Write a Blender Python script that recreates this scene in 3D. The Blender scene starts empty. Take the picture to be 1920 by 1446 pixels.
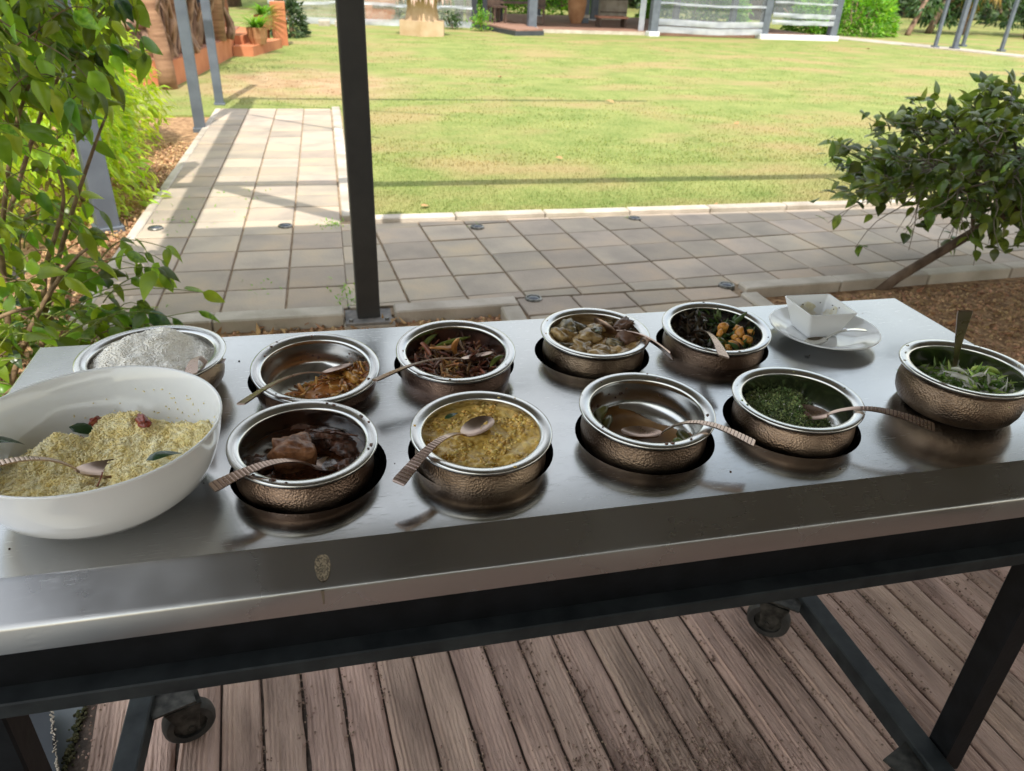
import bpy, bmesh, math, random
import numpy as np
from mathutils import Vector, Matrix, Euler, noise

R = math.radians
rnd = random.Random(7)
nrs = np.random.RandomState(11)
S = bpy.context.scene
COL = S.collection

# ------------------------------------------------------------------ camera
cam = bpy.data.cameras.new('camera')
cam_o = bpy.data.objects.new('camera', cam)
COL.objects.link(cam_o)
rt = Vector((0.9745, -0.2210, 0.0384)); up = Vector((0.0749, 0.4820, 0.8730)); fw = Vector((0.2114, 0.8479, -0.4863))
cam_o.matrix_world = Matrix(((rt.x, up.x, -fw.x, 0.0), (rt.y, up.y, -fw.y, 0.0), (rt.z, up.z, -fw.z, 1.5), (0, 0, 0, 1)))
cam.sensor_width = 36.0
cam.lens = 1397.7 / 1920 * 36.0
cam.clip_start = 0.05
cam.clip_end = 600.0
cam.dof.use_dof = True
cam.dof.focus_distance = 1.15
cam.dof.aperture_fstop = 8.5
S.camera = cam_o

# ------------------------------------------------------------------ sky, sun, exposure
world = bpy.data.worlds.new('World')
S.world = world
world.use_nodes = True
wn = world.node_tree
bg = wn.nodes['Background']
sky = wn.nodes.new('ShaderNodeTexSky')
sky.sky_type = 'NISHITA'
sky.sun_disc = False
sky.sun_elevation = R(57.9)
sky.sun_rotation = R(189)
sky.air_density = 2.2
sky.dust_density = 1.6
sky.ozone_density = 1.0
# thin cloud veil added to whiten and lift ambient light, same over the dome
ctc = wn.nodes.new('ShaderNodeTexCoord')
cnz = wn.nodes.new('ShaderNodeTexNoise'); cnz.inputs['Scale'].default_value = 2.6; cnz.inputs['Detail'].default_value = 7
crm = wn.nodes.new('ShaderNodeMapRange'); crm.inputs['From Min'].default_value = 0.35; crm.inputs['From Max'].default_value = 0.65
crm.inputs['To Min'].default_value = 0.40; crm.inputs['To Max'].default_value = 0.80
cmx = wn.nodes.new('ShaderNodeMix'); cmx.data_type = 'RGBA'; cmx.inputs[7].default_value = (5.0, 4.9, 4.75, 1)
wn.links.new(ctc.outputs['Generated'], cnz.inputs['Vector']); wn.links.new(cnz.outputs['Fac'], crm.inputs['Value'])
wn.links.new(crm.outputs[0], cmx.inputs[0]); wn.links.new(sky.outputs[0], cmx.inputs[6])
wn.links.new(cmx.outputs[2], bg.inputs[0])
bg.inputs[1].default_value = 0.15
sun = bpy.data.lights.new('sun', 'SUN')
sun.energy = 2.5
sun.angle = R(0.6)
sun.color = (1.0, 0.95, 0.86)
sun_o = bpy.data.objects.new('sun', sun)
COL.objects.link(sun_o)
sun_o.rotation_euler = Vector((0.1, 0.62, -1.0)).to_track_quat('-Z', 'Y').to_euler()
sun_o.location = (0, -5, 12)
S.view_settings.view_transform = 'Standard'
S.view_settings.look = 'None'
S.view_settings.gamma = 1.0
S.view_settings.use_curve_mapping = False
S.view_settings.exposure = 1.25
S.cycles.use_denoising = True
S.cycles.max_bounces = 8
S.cycles.transparent_max_bounces = 12


# ------------------------------------------------------------------ helpers: materials
def mat(name, c1, c2=None, rough=0.6, metal=0.0, scale=8.0, detail=6.0, bump=0.0, bscale=None, stretch=(1, 1, 1),
        c3=None, trans=0.0, island=0.0, objrnd=0.0, spec=0.5, rough2=None, voronoi=False, lo=0.35, hi=0.65, alpha=1.0, coat=0.0,
        bdist=0.01):
    m = bpy.data.materials.new(name)
    m.use_nodes = True
    nt = m.node_tree
    N, L = nt.nodes, nt.links
    b = N['Principled BSDF']
    out = N['Material Output']
    b.inputs['Metallic'].default_value = metal
    b.inputs['Roughness'].default_value = rough
    b.inputs['Specular IOR Level'].default_value = spec
    b.inputs['Coat Weight'].default_value = coat
    b.inputs['Coat Roughness'].default_value = 0.1
    tc = N.new('ShaderNodeTexCoord')
    mp = N.new('ShaderNodeMapping')
    mp.inputs['Scale'].default_value = stretch
    L.new(tc.outputs['Object'], mp.inputs['Vector'])
    vec = mp.outputs[0]
    if objrnd:
        oi = N.new('ShaderNodeObjectInfo')
        va = N.new('ShaderNodeVectorMath'); va.operation = 'MULTIPLY_ADD'
        L.new(oi.outputs['Random'], va.inputs[0]); va.inputs[1].default_value = (17, 31, 7)
        L.new(vec, va.inputs[2])
        vec = va.outputs[0]
    nz = N.new('ShaderNodeTexNoise')
    nz.inputs['Scale'].default_value = scale
    nz.inputs['Detail'].default_value = detail
    L.new(vec, nz.inputs['Vector'])
    rp = N.new('ShaderNodeValToRGB')
    e = rp.color_ramp.elements
    e[0].position = lo; e[1].position = hi
    e[0].color = (*c1, 1); e[1].color = (*(c2 or c1), 1)
    if c3:
        k = e.new((lo + hi) / 2); k.color = (*c3, 1)
    L.new(nz.outputs['Fac'], rp.inputs[0])
    col = rp.outputs[0]
    if island or objrnd:
        g = N.new('ShaderNodeNewGeometry')
        src = g.outputs['Random Per Island'] if island else oi.outputs['Random']
        amt = island or objrnd
        mr = N.new('ShaderNodeMapRange')
        mr.inputs['To Min'].default_value = 1 - amt; mr.inputs['To Max'].default_value = 1 + amt
        L.new(src, mr.inputs['Value'])
        hs = N.new('ShaderNodeHueSaturation')
        L.new(mr.outputs[0], hs.inputs['Value'])
        mr2 = N.new('ShaderNodeMapRange')
        mr2.inputs['To Min'].default_value = 0.5 - amt * 0.05; mr2.inputs['To Max'].default_value = 0.5 + amt * 0.05
        fr = N.new('ShaderNodeMath'); fr.operation = 'FRACT'
        ml = N.new('ShaderNodeMath'); ml.operation = 'MULTIPLY'; ml.inputs[1].default_value = 7.31
        L.new(src, ml.inputs[0]); L.new(ml.outputs[0], fr.inputs[0]); L.new(fr.outputs[0], mr2.inputs['Value'])
        L.new(mr2.outputs[0], hs.inputs['Hue'])
        L.new(col, hs.inputs['Color'])
        col = hs.outputs[0]
    L.new(col, b.inputs['Base Color'])
    if rough2 is not None:
        mr = N.new('ShaderNodeMapRange')
        mr.inputs['To Min'].default_value = rough; mr.inputs['To Max'].default_value = rough2
        mr.inputs['From Min'].default_value = 0.3; mr.inputs['From Max'].default_value = 0.7
        L.new(nz.outputs['Fac'], mr.inputs['Value']); L.new(mr.outputs[0], b.inputs['Roughness'])
    if bump:
        if voronoi:
            bz = N.new('ShaderNodeTexVoronoi'); bo = bz.outputs['Distance']
        else:
            bz = N.new('ShaderNodeTexNoise'); bo = bz.outputs['Fac']; bz.inputs['Detail'].default_value = 5
        bz.inputs['Scale'].default_value = bscale or scale * 4
        L.new(vec, bz.inputs['Vector'])
        bp = N.new('ShaderNodeBump')
        bp.inputs['Strength'].default_value = bump
        bp.inputs['Distance'].default_value = bdist
        L.new(bo, bp.inputs['Height']); L.new(bp.outputs[0], b.inputs['Normal'])
    if trans:
        tr = N.new('ShaderNodeBsdfTranslucent')
        hs2 = N.new('ShaderNodeHueSaturation')
        hs2.inputs['Hue'].default_value = 0.485; hs2.inputs['Value'].default_value = 2.2; hs2.inputs['Saturation'].default_value = 1.05
        L.new(col, hs2.inputs['Color']); L.new(hs2.outputs[0], tr.inputs['Color'])
        mx = N.new('ShaderNodeMixShader'); mx.inputs[0].default_value = trans
        L.new(b.outputs[0], mx.inputs[1]); L.new(tr.outputs[0], mx.inputs[2])
        L.new(mx.outputs[0], out.inputs['Surface'])
    if alpha < 1:
        tp = N.new('ShaderNodeBsdfTransparent')
        mx = N.new('ShaderNodeMixShader'); mx.inputs[0].default_value = alpha
        L.new(tp.outputs[0], mx.inputs[1]); L.new(b.outputs[0], mx.inputs[2])
        L.new(mx.outputs[0], out.inputs['Surface'])
    return m


def metal_scratch(name, base, rough, streak, scr=0.5, dirt=None):
    """Brushed stainless steel: fine streaks, random fine scratches, slight smears."""
    m = bpy.data.materials.new(name); m.use_nodes = True
    N, L = m.node_tree.nodes, m.node_tree.links
    b = N['Principled BSDF']
    b.inputs['Metallic'].default_value = 1.0
    tc = N.new('ShaderNodeTexCoord')
    mp = N.new('ShaderNodeMapping'); mp.inputs['Scale'].default_value = streak
    L.new(tc.outputs['Object'], mp.inputs['Vector'])
    n1 = N.new('ShaderNodeTexNoise'); n1.inputs['Scale'].default_value = 6; n1.inputs['Detail'].default_value = 8
    L.new(mp.outputs[0], n1.inputs['Vector'])
    n2 = N.new('ShaderNodeTexNoise'); n2.inputs['Scale'].default_value = 5; n2.inputs['Detail'].default_value = 5
    L.new(tc.outputs['Object'], n2.inputs['Vector'])
    # scratches: two rotated stretched noises thresholded
    tot = None
    for k, (ang, s) in enumerate(((20, 1.0), (-35, 1.3), (80, 0.9), (55, 1.1))):
        mr = N.new('ShaderNodeMapping'); mr.inputs['Rotation'].default_value = (0, 0, R(ang)); mr.inputs['Scale'].default_value = (26 * s, 800 * s, 60)
        mr.inputs['Location'].default_value = (k * 3.1, k * 1.7, 0)
        L.new(tc.outputs['Object'], mr.inputs['Vector'])
        nn = N.new('ShaderNodeTexNoise'); nn.inputs['Scale'].default_value = 1.0; nn.inputs['Detail'].default_value = 1.5
        L.new(mr.outputs[0], nn.inputs['Vector'])
        th = N.new('ShaderNodeMapRange'); th.inputs['From Min'].default_value = 0.70; th.inputs['From Max'].default_value = 0.77
        L.new(nn.outputs['Fac'], th.inputs['Value'])
        if tot is None: tot = th.outputs[0]
        else:
            ad = N.new('ShaderNodeMath'); ad.operation = 'MAXIMUM'; L.new(tot, ad.inputs[0]); L.new(th.outputs[0], ad.inputs[1]); tot = ad.outputs[0]
    r1 = N.new('ShaderNodeMapRange'); r1.inputs['From Min'].default_value = 0.3; r1.inputs['From Max'].default_value = 0.7
    r1.inputs['To Min'].default_value = rough * 0.65; r1.inputs['To Max'].default_value = rough * 1.5
    L.new(n2.outputs['Fac'], r1.inputs['Value'])
    ad = N.new('ShaderNodeMath'); ad.operation = 'MULTIPLY_ADD'; ad.inputs[1].default_value = 0.25 * scr; L.new(tot, ad.inputs[0]); L.new(r1.outputs[0], ad.inputs[2])
    L.new(ad.outputs[0], b.inputs['Roughness'])
    cr = N.new('ShaderNodeValToRGB')
    e = cr.color_ramp.elements
    e[0].position = 0.3; e[1].position = 0.7
    e[0].color = (*(v * 0.98 for v in base), 1); e[1].color = (*base, 1)
    L.new(n1.outputs['Fac'], cr.inputs[0])
    cm = N.new('ShaderNodeMix'); cm.data_type = 'RGBA'; cm.blend_type = 'MIX'
    mu = N.new('ShaderNodeMath'); mu.operation = 'MULTIPLY'; mu.inputs[1].default_value = 0.5 * scr; L.new(tot, mu.inputs[0])
    L.new(mu.outputs[0], cm.inputs[0]); L.new(cr.outputs[0], cm.inputs[6]); cm.inputs[7].default_value = (0.85, 0.85, 0.84, 1)
    L.new(cm.outputs[2], b.inputs['Base Color'])
    bp = N.new('ShaderNodeBump'); bp.inputs['Strength'].default_value = 0.10; bp.inputs['Distance'].default_value = 0.0008; bp.invert = True
    L.new(tot, bp.inputs['Height']); L.new(bp.outputs[0], b.inputs['Normal'])
    return m


# ------------------------------------------------------------------ helpers: meshes
class MB:
    def __init__(self):
        self.v, self.f, self.m = [], [], []

    def add(self, vs, fs, mi=0, M=None):
        o = len(self.v)
        if M is not None:
            vs = [M @ Vector(p) for p in vs]
        self.v += [tuple(p) for p in vs]
        self.f += [tuple(i + o for i in f) for f in fs]
        self.m += [mi] * len(fs)
        return self

    def box(self, c, d, M=None, mi=0, taper=1.0, bev=0.0):
        x, y, z = (k / 2 for k in d)
        if bev:
            bm = bmesh.new()
            bmesh.ops.create_cube(bm, size=1, matrix=Matrix.Diagonal((*d, 1)))
            bmesh.ops.bevel(bm, geom=bm.edges[:], offset=bev, segments=1, affect='EDGES')
            vs = [v.co + Vector(c) for v in bm.verts]
            fs = [[v.index for v in f.verts] for f in bm.faces]
            bm.free()
            return self.add(vs, fs, mi, M)
        vs = []
        for sz, t in ((-z, 1), (z, taper)):
            vs += [(c[0] - x * t, c[1] - y * t, c[2] + sz), (c[0] + x * t, c[1] - y * t, c[2] + sz), (c[0] + x * t, c[1] + y * t, c[2] + sz), (c[0] - x * t, c[1] + y * t, c[2] + sz)]
        return self.add(vs, [(3, 2, 1, 0), (4, 5, 6, 7), (0, 1, 5, 4), (1, 2, 6, 5), (2, 3, 7, 6), (3, 0, 4, 7)], mi, M)

    def lathe(self, prof, n=48, M=None, mi=0, close=False):
        vs, fs = [], []
        for r, z in prof:
            for k in range(n):
                a = 2 * math.pi * k / n
                vs.append((r * math.cos(a), r * math.sin(a), z))
        for i in range(len(prof) - 1):
            for k in range(n):
                k2 = (k + 1) % n
                fs.append((i * n + k, i * n + k2, (i + 1) * n + k2, (i + 1) * n + k))
        if close:
            fs.append(tuple(reversed(range(n))))
            fs.append(tuple((len(prof) - 1) * n + k for k in range(n)))
        return self.add(vs, fs, mi, M)

    def tube(self, pts, rad, n=8, mi=0, M=None, cap=True):
        pts = [Vector(p) for p in pts]
        if not hasattr(rad, '__len__'):
            rad = [rad] * len(pts)
        vs, fs = [], []
        ref = None
        for i, p in enumerate(pts):
            t = (pts[min(i + 1, len(pts) - 1)] - pts[max(i - 1, 0)]).normalized()
            if ref is None:
                ref = t.orthogonal().normalized()
            ref = (ref - t * ref.dot(t)).normalized()
            b = t.cross(ref)
            for k in range(n):
                a = 2 * math.pi * k / n
                vs.append(p + (ref * math.cos(a) + b * math.sin(a)) * rad[i])
        for i in range(len(pts) - 1):
            for k in range(n):
                k2 = (k + 1) % n
                fs.append((i * n + k, i * n + k2, (i + 1) * n + k2, (i + 1) * n + k))
        if cap:
            fs.append(tuple(reversed(range(n))))
            fs.append(tuple((len(pts) - 1) * n + k for k in range(n)))
        return self.add(vs, fs, mi, M)

    def prism(self, poly, z0, z1, mi=0, M=None):
        n = len(poly)
        vs = [(p[0], p[1], z0) for p in poly] + [(p[0], p[1], z1) for p in poly]
        fs = [tuple(reversed(range(n))), tuple(range(n, 2 * n))] + [(i, (i + 1) % n, n + (i + 1) % n, n + i) for i in range(n)]
        return self.add(vs, fs, mi, M)

    def mesh(self, name, mats, smooth=False):
        me = bpy.data.meshes.new(name)
        me.from_pydata(self.v, [], self.f)
        for mm in (mats if isinstance(mats, (list, tuple)) else [mats]):
            me.materials.append(mm)
        if len(me.materials) > 1:
            me.polygons.foreach_set('material_index', self.m)
        if smooth:
            me.polygons.foreach_set('use_smooth', [True] * len(me.polygons))
            if smooth == 'auto':
                me.set_sharp_from_angle(angle=R(38))
        me.update()
        return me


def link(name, me, parent=None, loc=None, rot=None, scale=None):
    o = bpy.data.objects.new(name, me)
    COL.objects.link(o)
    if parent is not None:
        o.parent = parent
    if loc is not None:
        o.location = loc
    if rot is not None:
        o.rotation_euler = rot
    if scale is not None:
        o.scale = scale
    return o


def obj(name, mb, mats, parent=None, smooth=False, loc=None, rot=None):
    return link(name, mb.mesh(name, mats, smooth), parent, loc, rot)


def tag(o, label=None, cat=None, group=None, kind=None):
    if label: o['label'] = label
    if cat: o['category'] = cat
    if group: o['group'] = group
    if kind: o['kind'] = kind
    return o


def thing(name, label, cat, loc=(0, 0, 0), rot=(0, 0, 0), group=None):
    o = bpy.data.objects.new(name, None)
    o.empty_display_size = 0.05
    COL.objects.link(o)
    o.location = loc; o.rotation_euler = rot
    return tag(o, label, cat, group)


def scatter(name, temps, T, mats, parent=None, smooth=False, kind=None, mi=None):
    """temps: list of (verts array, faces list) all with triangles/quads; T: list of (template index, 4x4 matrix). One joined mesh."""
    tv = [np.array(t[0], dtype=np.float64) for t in temps]
    V, F, MI = [], [], []
    off = 0
    for k, (ti, M) in enumerate(T):
        M = np.array(M)
        V.append(tv[ti] @ M[:3, :3].T + M[:3, 3])
        for f in temps[ti][1]:
            F.append([i + off for i in f])
        if mi is not None:
            MI += [mi[k]] * len(temps[ti][1])
        off += len(tv[ti])
    me = bpy.data.meshes.new(name)
    nv = off
    V = np.concatenate(V)
    me.vertices.add(nv)
    me.vertices.foreach_set('co', V.astype(np.float32).ravel())
    lt = np.array([len(f) for f in F], dtype=np.int32)
    ls = np.concatenate(([0], np.cumsum(lt)[:-1])).astype(np.int32)
    me.loops.add(int(lt.sum()))
    me.loops.foreach_set('vertex_index', np.array([i for f in F for i in f], dtype=np.int32))
    me.polygons.add(len(F))
    me.polygons.foreach_set('loop_start', ls)
    for mm in (mats if isinstance(mats, (list, tuple)) else [mats]):
        me.materials.append(mm)
    if mi is not None:
        me.polygons.foreach_set('material_index', np.array(MI, dtype=np.int32))
    if smooth:
        me.polygons.foreach_set('use_smooth', [True] * len(F))
    me.update(calc_edges=True)
    me.validate()
    o = link(name, me, parent)
    if kind:
        o['kind'] = kind
    return o


def trs(loc, rot=(0, 0, 0), sc=1.0):
    if not hasattr(sc, '__len__'):
        sc = (sc, sc, sc)
    return Matrix.Translation(loc) @ Euler(rot).to_matrix().to_4x4() @ Matrix.Diagonal((*sc, 1))


def ico(sub=1, jit=0.0, seed=0, ns=2.0):
    bm = bmesh.new()
    bmesh.ops.create_icosphere(bm, subdivisions=sub, radius=1.0)
    bm.verts.ensure_lookup_table()
    vs = []
    for v in bm.verts:
        c = v.co.copy()
        if jit:
            k = 1 + jit * noise.noise(c * ns + Vector((seed * 3.7, seed * 1.3, seed)))
            c *= k
        vs.append(tuple(c))
    fs = [[v.index for v in f.verts] for f in bm.faces]
    bm.free()
    return vs, fs


def grain_t():
    prof = [(0.0, -1.0), (0.8, -0.6), (1.0, 0.0), (0.75, 0.65), (0.0, 1.0)]
    vs, fs = [], []
    n = 5
    vs.append((0, 0, -1))
    for r, z in prof[1:-1]:
        for k in range(n):
            a = 2 * math.pi * k / n
            vs.append((r * math.cos(a), r * math.sin(a), z))
    vs.append((0, 0, 1))
    for k in range(n):
        k2 = (k + 1) % n
        fs.append((0, 1 + k2, 1 + k))
        for i in range(2):
            fs.append((1 + i * n + k, 1 + i * n + k2, 1 + (i + 1) * n + k2, 1 + (i + 1) * n + k))
        fs.append((1 + 2 * n + k, 1 + 2 * n + k2, len(vs) - 1))
    return vs, fs


def leaf_t(wid=0.5, fold=0.25, curl=0.25, tipdrop=0.2, n=6, tip=1.6, wave=0.0):
    """Leaf of length 1 along +X from its stalk, midrib folded, tip pointed."""
    vs, fs = [], []
    for i in range(n + 1):
        t = i / n
        w = wid * 0.5 * (math.sin(math.pi * min(1, t ** 0.75)) ** 0.8) * (1 - 0.35 * t ** tip) if 0 < t < 1 else 0.004
        zc = -tipdrop * t * t + 0.12 * math.sin(math.pi * t) * curl
        for s, q in ((-1, 1.0), (-0.5, 0.5), (0, 0), (0.5, 0.5), (1, 1.0)):
            vs.append((t, s * w, zc + fold * w * q - curl * w * q * q * 0.8 + wave * math.sin(t * 11 + s) * 0.02))
    for i in range(n):
        for k in range(4):
            a = i * 5 + k
            fs.append((a, a + 5, a + 6, a + 1))
    return vs, fs


def orient(loc, d, upv, s):
    d = Vector(d).normalized()
    u = Vector(upv)
    u = u - d * u.dot(d)
    if u.length < 1e-4: u = d.orthogonal()
    u.normalize()
    y = u.cross(d)
    return Matrix(((d.x * s, y.x * s, u.x * s, loc[0]), (d.y * s, y.y * s, u.y * s, loc[1]), (d.z * s, y.z * s, u.z * s, loc[2]), (0, 0, 0, 1)))


def rv(a=1.0):
    return Vector((rnd.uniform(-a, a), rnd.uniform(-a, a), rnd.uniform(-a, a)))


# ------------------------------------------------------------------ materials
M_steel = metal_scratch('brushed_steel_top', (0.45, 0.452, 0.452), 0.175, (5, 300, 20), 0.45)
M_edge = metal_scratch('brushed_steel_edge', (0.52, 0.52, 0.52), 0.25, (3, 300, 300), 0.08)
M_liner = mat('pot_lining_steel', (0.58, 0.575, 0.56), (0.66, 0.66, 0.65), rough=0.16, rough2=0.27, metal=1, scale=9, bump=0.03, bscale=60, bdist=0.002)
M_copper = mat('aged_hammered_copper', (0.11, 0.074, 0.054), (0.37, 0.265, 0.195), c3=(0.22, 0.153, 0.113), rough=0.28, rough2=0.46, metal=1, scale=14, bump=0.38, bscale=320, voronoi=True, bdist=0.002, objrnd=0.28)
M_sp_hi = mat('spoon_copper', (0.41, 0.295, 0.24), (0.51, 0.385, 0.32), rough=0.25, metal=1, scale=40, rough2=0.34)
M_sp_lo = mat('spoon_groove', (0.10, 0.055, 0.04), (0.16, 0.09, 0.07), rough=0.45, metal=1, scale=60)
M_silver = mat('cutlery_steel', (0.66, 0.65, 0.62), (0.7, 0.7, 0.68), rough=0.12, metal=1, scale=10)
M_china = mat('white_glazed_china', (0.84, 0.85, 0.86), (0.88, 0.885, 0.89), rough=0.09, scale=3, spec=0.55, coat=0.3)
M_black = mat('black_painted_steel', (0.0045, 0.005, 0.006), (0.008, 0.009, 0.011), rough=0.5, spec=0.18, scale=25, bump=0.12, bscale=90, bdist=0.003)
M_rail = mat('worn_grey_paint', (0.010, 0.012, 0.014), (0.032, 0.037, 0.039), rough=0.55, spec=0.25, scale=20, bump=0.15, bscale=70, lo=0.3, hi=0.75, bdist=0.003)
M_rubber = mat('black_rubber', (0.012, 0.012, 0.012), (0.04, 0.037, 0.033), rough=0.65, scale=30)
M_zinc = mat('zinc_plate', (0.10, 0.10, 0.09), (0.28, 0.27, 0.25), rough=0.45, metal=0.8, scale=40)
M_postdark = mat('charcoal_post_paint', (0.026, 0.026, 0.026), (0.036, 0.035, 0.034), rough=0.5, scale=12, bump=0.05, bscale=160, bdist=0.002)
M_postgrey = mat('slate_post_paint', (0.085, 0.10, 0.125), (0.12, 0.14, 0.17), rough=0.55, scale=6)
M_plank = mat('stamped_concrete_plank', (0.19, 0.12, 0.093), (0.58, 0.40, 0.32), c3=(0.43, 0.29, 0.23), rough=0.8, scale=2.2, detail=12, stretch=(7, 1.3, 1), bump=1.0, bscale=24, objrnd=0.12, lo=0.28, hi=0.72, bdist=0.008)
M_soil = mat('dark_joint_soil', (0.05, 0.038, 0.03), (0.12, 0.085, 0.065), rough=0.95, scale=30, bump=0.6, bscale=120)
M_grit = mat('joint_grit', (0.16, 0.10, 0.075), (0.3, 0.21, 0.16), rough=0.95, scale=20, island=0.4)
M_paver = mat('grey_paver', (0.29, 0.245, 0.20), (0.46, 0.355, 0.25), c3=(0.375, 0.31, 0.245), rough=0.8, scale=3.5, detail=9, bump=0.25, bscale=70, objrnd=0.16, lo=0.28, hi=0.72)
M_sand = mat('joint_sand', (0.26, 0.185, 0.115), (0.42, 0.31, 0.21), rough=0.95, scale=14, bump=0.5, bscale=150)
M_kerb = mat('pale_kerb_concrete', (0.36, 0.31, 0.25), (0.52, 0.46, 0.39), rough=0.85, scale=5, bump=0.3, bscale=60, objrnd=0.12)
M_gravelbed = mat('laterite_gravel_bed', (0.20, 0.105, 0.05), (0.50, 0.30, 0.155), c3=(0.34, 0.20, 0.10), rough=0.95, scale=28, bump=0.9, bscale=70, bdist=0.02)
M_stone = mat('laterite_stone', (0.28, 0.15, 0.07), (0.55, 0.35, 0.20), rough=0.9, scale=14, island=0.4)
M_deadleaf = mat('dry_brown_leaf', (0.22, 0.10, 0.04), (0.42, 0.24, 0.11), rough=0.8, scale=8, island=0.35, objrnd=0.0)
M_earth = mat('bare_earth', (0.12, 0.09, 0.05), (0.2, 0.15, 0.09), rough=1, scale=0.5)
LEAFG = dict(rough=0.33, trans=0.5, scale=6)
M_leaf_vine = mat('pepper_vine_leaf', (0.075, 0.15, 0.014), (0.19, 0.29, 0.03), objrnd=0.55, **LEAFG)
M_leaf_vine2 = mat('vine_leaf_mass', (0.075, 0.15, 0.014), (0.19, 0.29, 0.03), island=0.6, **LEAFG)
M_leaf_hedge = mat('lime_hedge_leaf', (0.26, 0.39, 0.028), (0.40, 0.50, 0.06), island=0.4, rough=0.4, trans=0.5, scale=3)
M_leaf_bush = mat('bush_leaf', (0.052, 0.092, 0.014), (0.145, 0.205, 0.033), objrnd=0.5, rough=0.3, trans=0.3, scale=6)
M_leaf_bush2 = mat('bush_leaf_mass', (0.052, 0.092, 0.014), (0.145, 0.205, 0.033), island=0.5, rough=0.3, trans=0.3, scale=6)
M_leaf_bright = mat('bright_shrub_leaf', (0.09, 0.23, 0.02), (0.17, 0.34, 0.035), island=0.35, rough=0.45, trans=0.45, scale=2)
M_leaf_tree = mat('tree_leaf', (0.03, 0.07, 0.018), (0.06, 0.12, 0.03), island=0.5, rough=0.45, trans=0.3, scale=2)
M_leaf_dark = mat('dark_tree_leaf', (0.02, 0.045, 0.014), (0.05, 0.09, 0.025), island=0.5, rough=0.5, trans=0.25, scale=2)
M_palm = mat('yellow_palm_frond', (0.35, 0.22, 0.06), (0.5, 0.36, 0.1), island=0.3, rough=0.6, trans=0.3, scale=2)
M_vstem = mat('vine_stem', (0.12, 0.075, 0.04), (0.24, 0.16, 0.085), rough=0.8, scale=30, bump=0.4, bscale=90)
M_gstem = mat('green_stem', (0.12, 0.16, 0.03), (0.2, 0.22, 0.05), rough=0.6, scale=20)
M_bark = mat('grey_brown_bark', (0.075, 0.045, 0.03), (0.17, 0.115, 0.08), rough=0.9, scale=18, bump=0.6, bscale=60, stretch=(1, 1, 0.3))
M_terr = mat('terracotta_render', (0.44, 0.15, 0.065), (0.55, 0.21, 0.10), rough=0.85, scale=3, bump=0.2, bscale=40)
M_terrtile = mat('terracotta_tile_floor', (0.30, 0.13, 0.08), (0.38, 0.18, 0.12), rough=0.6, scale=2)
M_drift = mat('driftwood', (0.10, 0.055, 0.035), (0.36, 0.23, 0.165), rough=0.88, scale=9, bump=0.6, bscale=30, stretch=(1, 1, 0.3))
M_palmtrunk = mat('palm_trunk', (0.20, 0.105, 0.06), (0.36, 0.205, 0.125), rough=0.9, scale=7, bump=0.8, bscale=18, stretch=(0.4, 0.4, 2.5))
M_sandstone = mat('yellow_rendered_stone', (0.44, 0.30, 0.17), (0.54, 0.40, 0.26), rough=0.9, scale=3, bump=0.25, bscale=30)
M_thatch = mat('pink_grey_thatch', (0.34, 0.22, 0.17), (0.56, 0.42, 0.35), rough=0.95, scale=12, island=0.3)
M_deck = mat('pavilion_deck_board', (0.22, 0.115, 0.08), (0.33, 0.19, 0.135), rough=0.7, scale=2, stretch=(1, 6, 1))
M_darkwood = mat('dark_wood', (0.05, 0.03, 0.022), (0.10, 0.06, 0.045), rough=0.6, scale=6)
M_darkpan = mat('dark_blue_grey_panel', (0.03, 0.035, 0.045), (0.05, 0.055, 0.065), rough=0.6, scale=3)
M_white = mat('white_paint', (0.62, 0.63, 0.65), (0.72, 0.73, 0.74), rough=0.5, scale=3)
M_plastic = mat('clear_plastic_blind', (0.40, 0.44, 0.50), (0.55, 0.58, 0.63), rough=0.15, scale=2, alpha=0.22)
M_plasticw = mat('white_plastic_band', (0.36, 0.39, 0.45), (0.55, 0.58, 0.63), rough=0.3, scale=3, alpha=0.7)
M_net = mat('grey_shade_net', (0.24, 0.25, 0.22), (0.40, 0.41, 0.37), rough=0.7, scale=4, alpha=0.5)
M_roof = mat('roof_sheet', (0.20, 0.20, 0.20), (0.28, 0.28, 0.28), rough=0.7, scale=2)
M_wall = mat('plaster_wall', (0.30, 0.27, 0.23), (0.38, 0.34, 0.29), rough=0.9, scale=2)
M_pot_t = mat('terracotta_pot', (0.30, 0.14, 0.06), (0.42, 0.22, 0.11), rough=0.8, scale=4)
M_lens = mat('dark_glass_lens', (0.03, 0.035, 0.045), (0.06, 0.07, 0.09), rough=0.08, scale=9)
M_mat = mat('dark_slate_sheet', (0.014, 0.017, 0.024), (0.026, 0.03, 0.038), rough=0.6, scale=8)
M_strip = mat('blue_grey_channel', (0.10, 0.115, 0.125), (0.15, 0.165, 0.175), rough=0.7, scale=8)
M_moss = mat('mossy_dirt', (0.03, 0.035, 0.01), (0.09, 0.08, 0.035), rough=1, scale=60, island=0.4)
M_patch = mat('glue_residue', (0.09, 0.07, 0.045), (0.27, 0.215, 0.14), rough=0.7, scale=380, detail=2, lo=0.42, hi=0.58)
M_smear = mat('brown_drip', (0.10, 0.075, 0.05), (0.17, 0.13, 0.09), rough=0.5, scale=60)


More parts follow.
